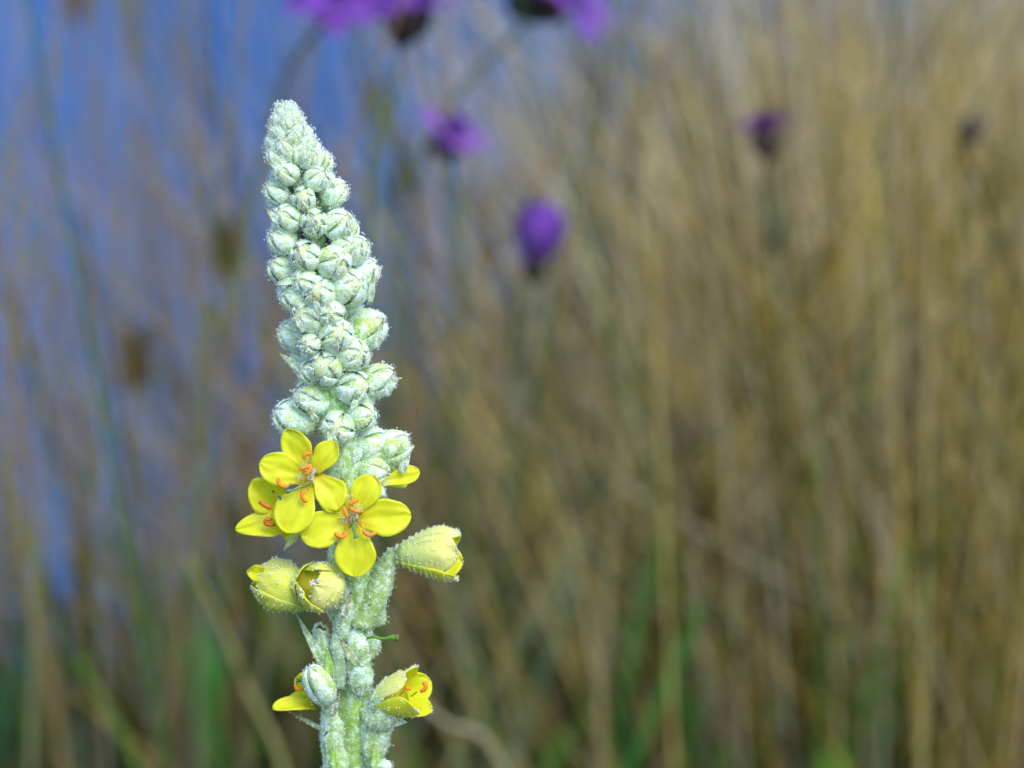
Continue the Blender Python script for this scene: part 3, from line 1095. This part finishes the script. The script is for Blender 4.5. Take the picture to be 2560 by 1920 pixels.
# flower low on the left, seen from behind its bud
f5 = throat(*z4(640, 1040, 30), 20, (-1, -.1, .2), 40)
petal(f5, z4(650, 1120, 40), z4(285, 1140, 56), 44, (-.1, -.6, .8), .08, .3, .0, tm=.5, w0=.7)
petal(f5, z4(640, 1050, 30), z4(520, 845, 40), 60, (-.4, -1, .1), .05, .2, -.05, tm=.5, w0=.6)
petal(f5, z4(660, 1040, 20), z4(600, 860, 0), 60, (-.6, -.4, .1), .05, .2, .0)
petal(f5, z4(650, 1100, 20), z4(420, 1080, -10), 50, (-.2, -.6, .7), .05, .2, .0)
stamen(f5, [z4(620, 1020, 40), z4(540, 980, 60)], [z4(520, 985, 64), z4(488, 968, 66), z4(482, 935, 66)], r=5)
pistil(f5, [z4(620, 1000, 50), z4(570, 920, 66), z4(535, 905, 70), z4(488, 905, 72)], r=3.5, head=8, color=(0.05, 0.09, 0.04), hc=(0.12, 0.2, 0.08))


# ------------------------------------------------------------------ dew
def ico():
    import bmesh
    bm = bmesh.new()
    bmesh.ops.create_icosphere(bm, subdivisions=2, radius=1)
    v = [tuple(x.co) for x in bm.verts]
    f = [tuple(y.index for y in x.verts) for x in bm.faces]
    bm.free()
    return np.array(v), np.array(f)


random.seed(5)
iv, if_ = ico()
cand = [d for d in DEW if d[1].y < 0.45]
random.shuffle(cand)
cand = [c for c in cand if c[2] > 2] + [c for c in cand if c[2] <= 2][:10500]
vs, fs = [], []
for k, (p, n, wgt) in enumerate(cand):
    r = K * (rnd(1.1, 2.2) if wgt < 1.5 else 0.9 + 3.0 * rnd(0, 1) ** 2.2)
    if rnd(0, 1) < 0.04:
        r *= 1.6
    lift = rnd(0.2, 1.0) * 8 * K if wgt < 1.5 else r * 0.3
    c0 = p + n * lift
    vs.append(iv * r + np.array(c0))
    fs.append(if_ + k * len(iv))
dm = bpy.data.meshes.new('dew')
dv = np.concatenate(vs)
org = Vector(dv.mean(axis=0))
dm.from_pydata((dv - np.array(org)).tolist(), [], np.concatenate(fs).tolist())
dm.materials.append(M['dew'])
dm.polygons.foreach_set('use_smooth', [True] * len(dm.polygons))
do = put_mesh('dew', dm, None, Matrix.Translation(org))
tag(do, 'tiny clear dew drops clinging all over the mullein', 'dew', kind='stuff')


# ------------------------------------------------------------------ purple flowers behind
def knapweed(head, scale, tilt, stem_pts, label, dark=0.5, florets=46, spread=1.0, hue=(0.25, 0.085, 0.50), bright=1.0, egg=False, cup=1.0):
    """head: where the involucre sits; stem_pts: points the stem runs through below it, to the ground"""
    gp = stem_pts[-1]
    gz = ground_z(gp.x, gp.y)
    foot = Vector((gp.x, gp.y, gz - 0.02))
    r_ = empty('knapweed', (foot.x, foot.y, gz))
    tag(r_, label, 'flower', 'purple knapweeds behind the mullein')
    d = tilt.normalized()
    mb = MB()
    pts = spline([head - d * 0.012 * scale] + stem_pts[:-1] + [foot], 26)
    mb.tube(pts, [0.0009 + 0.0009 * i / 25 for i in range(26)], (0.17, 0.19, 0.09, 1), 0, 7)
    put('stem', mb, [M['grass']], r_)
    mb = MB()
    rows, cs = [], []
    fmx = frame_from(d, 0).to_3x3()
    R0 = 0.0085 * scale * cup
    for i in range(10):
        t = i / 9
        rr = R0 * (0.25 + 0.95 * math.sin(min(1, t * 1.15) * math.pi * 0.72)) * (1 if t < .95 else .6)
        rows.append([head + d * (t - 0.6) * 0.02 * scale * cup + fmx @ Vector((math.cos(a), math.sin(a), 0)) * rr * (1 + 0.07 * ((k + i) % 2))
                     for k, a in enumerate([2 * math.pi * k / 14 for k in range(14)])])
        cs.append([(0.05, 0.035, 0.03, 1)] * 14)
    mb.grid(rows, cs, 0, True)
    put('involucre', mb, [M['dark']], r_)
    top = head + d * 0.007 * scale
    for q in range(florets):
        mb2 = None
    mb = MB()
    for q in range(florets):
        a = 2 * math.pi * q / florets * 1.0 + rnd(-.1, .1)
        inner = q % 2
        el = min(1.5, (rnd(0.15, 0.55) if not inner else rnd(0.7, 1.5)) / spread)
        if egg:
            el = rnd(1.32, 1.56) if not inner else rnd(1.2, 1.56)
        dr = fmx @ Vector((math.cos(a) * math.cos(el), math.sin(a) * math.cos(el), math.sin(el)))
        ln = (0.017 if not inner else 0.014) * scale * rnd(0.85, 1.1) * (1.85 if egg else 1)
        s_ = dr.cross(d)
        s_ = s_.normalized() if s_.length > .05 else dr.orthogonal().normalized()
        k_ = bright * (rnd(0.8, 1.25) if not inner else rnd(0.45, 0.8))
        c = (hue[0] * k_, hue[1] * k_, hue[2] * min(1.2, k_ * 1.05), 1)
        wv = [0.0011, 0.0016, 0.0032, 0.0030, 0.0008]
        rr_, cc_ = [], []
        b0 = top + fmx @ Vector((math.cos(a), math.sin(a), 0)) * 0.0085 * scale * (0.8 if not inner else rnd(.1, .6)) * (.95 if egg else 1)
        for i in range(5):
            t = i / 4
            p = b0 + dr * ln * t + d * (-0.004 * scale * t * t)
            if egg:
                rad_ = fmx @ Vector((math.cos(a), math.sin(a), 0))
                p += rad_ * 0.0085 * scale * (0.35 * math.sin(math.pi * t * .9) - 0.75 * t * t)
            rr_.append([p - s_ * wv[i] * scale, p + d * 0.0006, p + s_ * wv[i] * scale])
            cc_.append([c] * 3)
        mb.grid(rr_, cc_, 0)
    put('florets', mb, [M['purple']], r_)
    # a few narrow leaves up the stem
    for p in [q for q in pts if q.z < 0.68][1::4]:
        mbl = MB()
        dl = (rvec() * Vector((1, 1, 0.2)) + Vector((0, 0, 0.7))).normalized()
        s_ = dl.cross(Vector((0, 0, 1))).normalized()
        rows, cs = [], []
        for i in range(7):
            u = i / 6
            c0 = p + dl * 0.085 * u + Vector((0, 0, -0.03 * u * u))
            hw = 0.005 * math.sin(math.pi * min(.98, u * .9 + .08))
            rows.append([c0 - s_ * hw, c0 + Vector((0, 0, -.001)), c0 + s_ * hw])
            cs.append([(0.05, 0.11, 0.035, 1)] * 3)
        mbl.sheet(rows, cs, 0.0008)
        put('leaf', mbl, [M['grass']], r_)
    return r_


UPV = Vector((0, 0, 1))
knapweed(GD(775, -30, 1.45), 1.25, Vector((-.1, -.7, .8)),
         [GD(715, 40, 1.46), GD(625, 150, 1.46), GD(560, 380, 1.46), GD(492, 720, 1.46), GD(430, 1150, 1.45), GD(395, 1500, 1.5)],
         'large frilly purple knapweed with a violet centre on a leaning stem', bright=.75, florets=60)
knapweed(GD(878, 38, 1.45), .85, Vector((.25, .1, 1)),
         [GD(865, 110, 1.45), GD(838, 300, 1.45), GD(800, 700, 1.45), GD(790, 1300, 1.45)],
         'knapweed with a dark brown cup close beside the large frilly one', bright=.9, florets=34, hue=(0.28, 0.10, 0.5))
knapweed(GD(1168, -18, 1.5), 1.15, Vector((.75, -.2, .5)),
         [GD(1142, 30, 1.5), GD(1078, 110, 1.5), GD(985, 210, 1.5), GD(900, 400, 1.5), GD(850, 800, 1.52), GD(820, 1300, 1.55)],
         'knapweed with a dark cup and lilac florets nodding over on a slanting stem', bright=1.1, florets=44)
knapweed(GD(968, 306, 1.5), .60, Vector((.45, -.3, .8)),
         [GD(972, 345, 1.5), GD(985, 520, 1.5), GD(1000, 900, 1.5), GD(1010, 1400, 1.5)],
         'small lopsided lilac knapweed beside the tip of the mullein', bright=1.2, florets=30)
knapweed(GD(1153, 585, 1.5), .76, Vector((.12, -.3, 1)),
         [GD(1153, 620, 1.5), GD(1130, 800, 1.52), GD(1105, 1000, 1.55), GD(1060, 1500, 1.6)],
         'egg-shaped deep violet knapweed standing alone between mullein and dry grass', bright=1.0, florets=110, egg=True, cup=.6)
knapweed(GD(1655, 306, 1.5), .58, Vector((-.1, .1, 1)),
         [GD(1655, 345, 1.5), GD(1660, 520, 1.52), GD(1690, 900, 1.6), GD(1700, 1500, 1.7)],
         'faded mauve knapweed with a black cup among the dry grass', bright=.8, florets=40, spread=.5, hue=(0.26, 0.08, 0.30))
knapweed(GD(2092, 292, 1.55), .38, Vector((.1, .1, 1)),
         [GD(2085, 330, 1.56), GD(2075, 520, 1.6), GD(2070, 900, 1.7), GD(2080, 1500, 1.8)],
         'small withered knapweed bud, nearly grey, among the dry grass', bright=.25, florets=14, spread=.6)


# ------------------------------------------------------------------ grass
TAN = [(0.25, 0.16, 0.03), (0.30, 0.22, 0.07), (0.19, 0.115, 0.015), (0.30, 0.24, 0.16), (0.15, 0.11, 0.015), (0.32, 0.24, 0.06), (0.25, 0.155, 0.08)]
STRAW = [(0.44, 0.30, 0.06), (0.52, 0.40, 0.14), (0.30, 0.19, 0.03), (0.54, 0.44, 0.26), (0.25, 0.18, 0.03), (0.54, 0.42, 0.12), (0.43, 0.34, 0.11), (0.52, 0.43, 0.29)]
OLIVE = [(0.032, 0.036, 0.005), (0.05, 0.04, 0.006), (0.022, 0.03, 0.005), (0.075, 0.05, 0.01), (0.042, 0.026, 0.007)]  # extra dark: the shade of dense growth is put into these colours
GRN = [(0.03, 0.12, 0.018), (0.05, 0.13, 0.018), (0.02, 0.085, 0.03), (0.075, 0.12, 0.018), (0.07, 0.07, 0.014)]


def blade_points(foot, h, az, lean, bend, n=6):
    out = []
    d = Vector((math.cos(az), math.sin(az), 0))
    for i in range(n):
        t = i / (n - 1)
        out.append(foot + Vector((0, 0, 1)) * h * t * (1 - 0.35 * bend * t * t) + d * h * (lean * t + bend * t ** 3))
    return out


class Strips:
    def __init__(s):
        s.v, s.f, s.c = [], [], []

    def add(s, pts, w, c, taper=0.85):
        if min(p.y for p in pts) < 1.38:
            return
        n = len(pts)
        k0 = len(s.v)
        t0 = pts[-1] - pts[0]
        a = rnd(0, math.pi)
        side = Vector((math.cos(a), math.sin(a) * 0.7, 0))
        for i, p in enumerate(pts):
            t = i / (n - 1)
            q = side * w * 0.5 * (1 - taper * t ** 1.5)
            s.v.append(tuple(p - q))
            s.v.append(tuple(p + q))
            s.c.append((*c, 1))
            s.c.append((*c, 1))
        for i in range(n - 1):
            k = k0 + 2 * i
            s.f.append((k, k + 1, k + 3, k + 2))

    def build(s, name, label, cat):
        mb = MB()
        mb.v, mb.f, mb.c, mb.m = s.v, s.f, s.c, [0] * len(s.f)
        o = put(name, mb, [M['grass']], None, Vector((0, 3, 0)))
        return tag(o, label, cat, kind='stuff')


def vary(c, a=0.2):
    k = rnd(1 - a, 1 + a)
    return tuple(min(1, x * k) for x in c)


HALF = SENSOR / LENS / 2
random.seed(77)
dry, sparse, under, green = Strips(), Strips(), Strips(), Strips()


def crest(y, deg):
    """height at which something y metres off stands deg below the eye"""
    return CAMZ - y * math.tan(R(deg))


def clump(x, y, k):
    return mnoise.noise(Vector((x * 5 + k, y * 2.2, k * 3.1)))


# dense dry grass on the landward side
made = 0
while made < 15000:
    y = 1.5 + 3.6 * random.random() ** 1.3
    xn = rnd(-0.1, 1.9)
    x = xn * HALF * y
    if land(x, y) < 0.05:
        continue
    if rnd(0, 1) > max(0.008, min(1, (xn - 0.28) / 0.4)):
        continue
    foot = Vector((x, y, ground_z(x, y)))
    h = crest(y, 4.4 + 11.1 * rnd(0, 1) ** .75) * 1.03
    if h < 0.2:
        continue
    cl = clump(x, y, 1)
    tangled = y > 1.9 and rnd(0, 1) < 0.2
    pts = blade_points(foot, h, rnd(0, 6.28), rnd(0, .2) if not tangled else rnd(.15, .5), rnd(0, .3) if not tangled else rnd(.2, .7))
    pal = STRAW if cl > -0.12 else OLIVE + STRAW[2:5]
    if clump(x, y, 9) > 0.28:
        pal = GRN + STRAW[6:]
    elif clump(x, y, 5) > 0.1:
        pal = TAN[3:4] + STRAW[3:4] + TAN[1:2]
    dry.add(pts, rnd(0.0012, 0.0032), vary(tuple(q * 1.15 for q in random.choice(pal)), .3), .7)
    made += 1
# fine broken stems lying through it at every angle
for _ in range(2600):
    y = 1.55 + 1.6 * random.random()
    x = rnd(0.25, 1.7) * HALF * y
    z = crest(y, rnd(8, 17.5))
    d = Vector((rnd(-1, 1), rnd(-.4, .4), rnd(-.6, 1))).normalized() * rnd(.05, .16)
    b_ = Vector((0, 0, rnd(-.02, .01)))
    p = Vector((x, y, z))
    dry.add([p - d, p - d * .4 + b_ * .8, p + d * .3 + b_, p + d], rnd(.001, .0028), vary(random.choice(STRAW + TAN[3:4] * 2), .25), .5)
# feathery seed heads on part of the dry grass
for _ in range(260):
    y = rnd(1.6, 3.4)
    x = rnd(0.2, 1.6) * HALF * y
    h = crest(y, rnd(7, 14))
    foot = Vector((x, y, ground_z(x, y)))
    pts = blade_points(foot, h, rnd(0, 6.28), rnd(0, .25), rnd(0, .3), 8)
    c = vary((0.38, 0.31, 0.17))
    dry.add(pts, 0.002, c, .5)
    for k in range(24):
        t = rnd(0.8, 1.0)
        i = min(6, int(t * 7))
        p = pts[i].lerp(pts[i + 1], t * 7 - i)
        d = (rvec() + Vector((0, 0, 1.0))).normalized()
        dry.add([p, p + d * rnd(.01, .025)], 0.0015, c, .6)
# thinner, taller grass in front of the water
made = 0
while made < 520:
    y = 1.45 + 1.1 * random.random() ** 1.2
    xn = rnd(-1.9, 0.45)
    x = xn * HALF * y
    if land(x, y) < 0.02:
        continue
    foot = Vector((x, y, ground_z(x, y)))
    h = crest(y, 3.2 + 11 * rnd(0, 1) ** 1.6)
    if h < 0.25 or (clump(x, y, 7) < 0.02 and rnd(0, 1) < .8):
        continue
    pts = blade_points(foot, h, rnd(0, 6.28), abs(random.gauss(0, .22)), rnd(0, .35) ** 1.6)
    pal = TAN[3:4] * 6 + TAN[6:] * 3 + TAN[:2] + (OLIVE * 4 + GRN * 4 if xn > -.35 else TAN[1:2])
    sparse.add(pts, rnd(0.0016, 0.0048), vary(random.choice(pal), .25), .7)
    made += 1
# low tangle covering the bank
made = tries = 0
while made < 9000 and tries < 60000:
    tries += 1
    y = 1.5 + 8.5 * random.random() ** 1.3
    x = rnd(-1.9, 1.9) * HALF * y
    if land(x, y) < -0.05:
        continue
    foot = Vector((x, y, ground_z(x, y)))
    hu = rnd(0.10, 0.30)
    if x < -0.25 * HALF * y:
        hu = min(hu, crest(y, rnd(14.2, 17)))
    if hu < 0.03:
        continue
    pts = blade_points(foot, hu, rnd(0, 6.28), rnd(0, .4), rnd(0, .8))
    under.add(pts, rnd(0.003, 0.008), vary(random.choice(OLIVE + [TAN[2]] + GRN[:2])))
    made += 1
# green and brown grass standing at middle height, thickest below the mullein's flowers
made = 0
while made < 8000:
    y = 1.7 + 2.6 * random.random()
    xn = rnd(-1.8, 0.6) if made % 5 else rnd(.3, 1.7)
    x = xn * HALF * y
    if land(x, y) < 0.05:
        continue
    foot = Vector((x, y, ground_z(x, y)))
    top = 14.6 if xn < -.3 else (10.5 if xn < .35 else 12.5)
    h = crest(y, rnd(top, 18))
    if h < 0.12:
        continue
    cl = clump(x, y, 2)
    pal = GRN if cl > 0.0 else (OLIVE if cl > -.3 else OLIVE[:3] + STRAW[4:5])
    pts = blade_points(foot, h, rnd(0, 6.28), rnd(0, .25), rnd(0, .4))
    green.add(pts, rnd(0.0022, 0.006), vary(random.choice(pal), .35), .75)
    made += 1
# broader leaves of mixed greens, the near-black ones painting in shaded depth, standing nearer than the rest
BROAD = [(0.04, 0.17, 0.03), (0.06, 0.17, 0.025), (0.12, 0.20, 0.03), (0.14, 0.22, 0.13), (0.014, 0.035, 0.008), (0.016, 0.03, 0.008), (0.03, 0.026, 0.01)]
made = 0
while made < 620:
    y = rnd(1.45, 1.9)
    xn = rnd(-1.3, .55) if made % 4 else rnd(.4, 1.3)
    x = xn * HALF * y
    if land(x, y) < 0.05:
        continue
    foot = Vector((x, y, ground_z(x, y)))
    top = 13.0 if xn < -.2 else (11.5 if xn < .4 else 9.0)
    c = random.choice(BROAD)
    h = crest(y, rnd(13.0 if xn < .4 else 15.0, 17.2))
    pts = blade_points(foot, h, random.choice((rnd(-.1, .7), rnd(2.4, 3.2))), rnd(0, .25), rnd(0, .3), 8)
    green.add(pts, rnd(0.006, 0.012), vary(c, .25), .6)
    made += 1
dry.build('dry_grass', 'dense tan dry grass filling the bank beside the water', 'grass')
sparse.build('tall_grass', 'thin tall straw-coloured grass standing in front of the blue water', 'grass')
under.build('low_grass', 'low dark olive tangle of grass covering the bank', 'grass')
green.build('green_grass', 'green and brown grass growing at middle height on the bank', 'grass')


# single stalks that can be picked out one by one
def stalk(pts, w, c, label, group=None, head=0.0, name='grass_stalk', leaf=True):
    foot = pts[0]
    gz = ground_z(foot.x, foot.y)
    r_ = empty(name, (foot.x, foot.y, gz))
    tag(r_, label, 'grass stalk', group)
    path = spline([Vector((foot.x, foot.y, gz - 0.02))] + pts[1:], 30)
    mb = MB()
    mb.tube(path, [w / 2 * (1 - 0.55 * i / 29) for i in range(30)], (*c, 1), 0, 6)
    put('culm', mb, [M['grass']], r_)
    if leaf:
        i = random.randrange(7, 13)
        p = path[i]
        a = rnd(0, 6.28)
        d = Vector((math.cos(a), math.sin(a), 0))
        s_ = Vector((-d.y, d.x, 0))
        L = rnd(.12, .25)
        rows, cs = [], []
        for k in range(8):
            t = k / 7
            q = p + d * L * t * .6 + UPV * L * (t - t * t * 1.1)
            hw = w * .42 * (1 - t ** 1.6) + 0.0003
            rows.append([q - s_ * hw, q + UPV * -0.0008, q + s_ * hw])
            cs.append([(*vary(c), 1)] * 3)
        mb = MB()
        mb.sheet(rows, cs, 0.0006)
        put('leaf', mb, [M['grass']], r_)
    if head > 0:
        mb = MB()
        top = path[-1]
        dirn = (path[-1] - path[-4]).normalized()
        for k in range(46):
            t = rnd(0, 1)
            p = top - dirn * head * (1 - t) + dirn * 0.01
            dd = (dirn * 1.2 + rvec() * .8).normalized()
            L = rnd(.008, .02)
            mb.tube([p, p + dd * L * .5, p + dd * L], [.0004, .0009, .0003], (*vary(c), 1), 0, 4, False)
        put('seed_head', mb, [M['grass']], r_)
    return r_


def dstalk(view_pts, dist, w, c, label, group=None, head=0.0, lean_y=0.0):
    """view_pts: from low to high in the 2212-wide view; the foot is carried on down to the ground"""
    pts = [GD(x, y, dist + lean_y * i) for i, (x, y) in enumerate(view_pts)]
    d = pts[1] - pts[0]
    k = pts[0].z / max(0.05, d.z)
    foot = pts[0] - Vector((max(-.3, min(.3, d.x * k * .8)), 0, 0))
    foot = Vector((foot.x, foot.y, 0))
    return stalk([foot] + [foot.lerp(pts[0], q) for q in (.5, .75, .9)] + pts, w, c, label, group, head)


dstalk([(1290, 1640), (1312, 1250), (1345, 950), (1362, 700), (1385, 420), (1400, 180)], 1.55, .0052, (0.40, 0.34, 0.18),
       'long pale straight grass stalk rising beside the violet egg-shaped knapweed', head=.05)
dstalk([(1300, 1640), (1280, 1400), (1190, 1020), (1080, 860), (985, 740)], 1.5, .004, (0.38, 0.31, 0.16),
       'straw stalk bent over towards the mullein below the lilac knapweed')
dstalk([(610, 1659), (540, 1500), (470, 1330), (400, 1200)], 1.45, .004, (0.34, 0.32, 0.12),
       'slanting pale stalk crossing low behind the mullein stem')
dstalk([(1080, 1640), (960, 1560), (890, 1500)], 1.4, .0035, (0.38, 0.33, 0.20),
       'short pale stalk slanting below the lowest yellow cup')
GRP = 'dry stalks standing before the water'
LAB = 'dry straw-coloured grass stalk standing in front of the blue water'
for pts_, dist, w_, c_ in [
    ([(20, 1000), (60, 500), (105, 180), (130, -40)], 1.7, .006, TAN[3]),
    ([(0, 420), (70, 220), (130, 40), (150, -60)], 1.8, .005, TAN[1]),
    ([(330, 1200), (300, 700), (310, 300), (290, 60)], 2.0, .006, TAN[3]),
    ([(420, 1000), (360, 600), (320, 300), (285, 100)], 1.75, .005, TAN[6]),
    ([(470, 760), (400, 520), (330, 380), (260, 270)], 1.7, .004, TAN[1]),
    ([(90, 1000), (170, 650), (190, 300), (170, 20)], 1.9, .006, TAN[6]),
    ([(60, 1500), (30, 1150), (80, 800), (150, 560)], 1.8, .007, TAN[2]),
    ([(210, 1500), (230, 1050), (260, 750), (330, 420)], 1.9, .006, TAN[3]),
    ([(280, 1659), (275, 1350), (270, 1080), (280, 820)], 1.6, .005, TAN[2]),
    ([(385, 1659), (390, 1480), (385, 1380), (380, 1280)], 1.5, .008, TAN[6]),
    ([(30, 1659), (20, 1400), (40, 1100), (25, 800)], 1.7, .006, TAN[0]),
    ([(440, 1400), (450, 1100), (470, 800), (480, 560)], 1.8, .004, TAN[4]),
    ([(880, 900), (900, 560), (905, 300), (895, 60)], 1.7, .005, TAN[2]),
    ([(760, 700), (770, 400), (760, 150), (740, -40)], 1.8, .004, TAN[3]),
    ([(1010, 900), (1040, 500), (1030, 200), (1050, -40)], 2.0, .005, TAN[1]),
    ([(960, 800), (1010, 620), (1075, 420), (1130, 330)], 1.75, .004, TAN[0]),
    ([(1230, 900), (1260, 600), (1290, 300), (1330, 40)], 1.9, .005, TAN[3]),
    ([(1420, 900), (1440, 520), (1450, 220), (1440, -40)], 1.9, .007, TAN[3]),
    ([(560, 900), (520, 500), (470, 200), (455, -30)], 2.1, .005, TAN[3]),
    ([(200, 900), (270, 400), (370, 120), (400, -30)], 2.0, .005, TAN[1]),
]:
    dstalk(pts_, dist, w_ * .62, vary(c_, .1), LAB, GRP, head=rnd(.015, .03) if random.random() < .4 else 0)
GRP2, LAB2 = 'pale stalks in the dense grass', 'pale dry stalk showing among the dense tan grass'
for pts_, dist, w_, c_ in [
    ([(1850, 1659), (1820, 1350), (1800, 1000), (1790, 600)], 1.75, .005, TAN[5]),
    ([(1960, 1659), (1940, 1350), (1900, 1130), (1850, 900)], 1.7, .006, TAN[3]),
    ([(2050, 1200), (2080, 900), (2120, 600), (2140, 420)], 1.7, .006, TAN[5]),
    ([(1480, 1500), (1560, 1250), (1640, 1180), (1730, 1150)], 1.65, .006, TAN[3]),
    ([(1640, 1400), (1590, 1050), (1540, 950), (1470, 930)], 1.65, .006, TAN[3]),
    ([(1700, 1659), (1660, 1450), (1600, 1350), (1570, 1300)], 1.6, .006, TAN[3]),
    ([(1750, 1300), (1800, 1060), (1900, 980), (2000, 940)], 1.8, .005, TAN[5]),
    ([(1600, 950), (1700, 700), (1790, 560), (1900, 480)], 1.9, .006, TAN[3]),
    ([(1980, 1500), (2060, 1420), (2140, 1350), (2212, 1300)], 1.65, .005, TAN[3]),
    ([(1500, 1659), (1480, 1400), (1470, 1200), (1440, 1050)], 1.6, .005, TAN[0]),
    ([(2170, 900), (2180, 700), (2150, 400), (2130, 200)], 1.9, .006, TAN[5]),
    ([(1200, 1659), (1150, 1400), (1120, 1300), (1050, 1150)], 1.6, .004, TAN[4]),
]:
    dstalk(pts_, dist, w_ * .55, vary(c_, .1), LAB2, GRP2, head=rnd(.015, .03) if random.random() < .4 else 0)


# broad green leaves low in the grass
def leafy(view_pts, dist, w, c, label, group=None):
    pts = [GD(x, y, dist) for x, y in view_pts]
    foot = Vector((pts[0].x, dist, ground_z(pts[0].x, dist)))
    r_ = empty('leafy_plant', foot)
    tag(r_, label, 'plant', group)
    mb = MB()
    mb.tube(spline([foot - Vector((0, 0, .02)), foot.lerp(pts[0], .5), pts[0]], 10), .0025, (0.06, 0.12, 0.03, 1), 0, 6)
    put('stem', mb, [M['grass']], r_)
    path = spline(pts, 12)
    rows, cs = [], []
    for i, p in enumerate(path):
        t = i / 11
        tg = path[min(i + 1, 11)] - path[max(i - 1, 0)]
        s_ = tg.cross(Vector((0.2, 1, 0.4))).normalized()
        hw = w * .5 * math.sin(math.pi * min(.985, .1 + t * .9)) ** .8
        rows.append([p - s_ * hw, p + Vector((0, .002, 0)), p + s_ * hw])
        cs.append([(*c, 1)] * 3)
    mb = MB()
    mb.sheet(rows, cs, .001)
    put('leaf', mb, [M['grass']], r_)


leafy([(1500, 1590), (1480, 1530), (1440, 1440)], 1.55, .007, (0.05, 0.19, 0.04), 'bright green broad leaf low in the grass, leaning to the mullein')
leafy([(1500, 1600), (1560, 1520), (1620, 1450)], 1.6, .007, (0.05, 0.14, 0.06), 'bluish green leaf low in the grass beside the bright green one')
leafy([(1800, 1720), (1795, 1660), (1790, 1615)], 1.5, .014, (0.22, 0.42, 0.05), 'small lime green leaf poking up at the foot of the dry grass')
leafy([(1290, 1180), (1275, 1090), (1285, 1000)], 1.75, .011, (0.10, 0.20, 0.16), 'dull blue-green leaf hanging beside the long pale stalk')
leafy([(1480, 1020), (1490, 950), (1480, 880)], 1.8, .012, (0.12, 0.22, 0.14), 'pale sea-green leaf in the dry grass')
leafy([(2180, 1000), (2195, 800), (2200, 640)], 1.8, .006, (0.20, 0.25, 0.05), 'long yellow-green leaf beside the pale dry stalks')
leafy([(430, 1560), (425, 1440), (440, 1340)], 1.5, .012, (0.07, 0.24, 0.04), 'fresh green leaf low behind the slanting pale stalk')
leafy([(10, 1659), (0, 1540), (20, 1420)], 1.6, .014, (0.05, 0.13, 0.05), 'dark green leaf low among the straw stalks before the water')
leafy([(960, 1240), (880, 1120), (850, 1040)], 1.7, .014, (0.05, 0.14, 0.05), 'dark green leaf in the shade behind the yellow flowers')
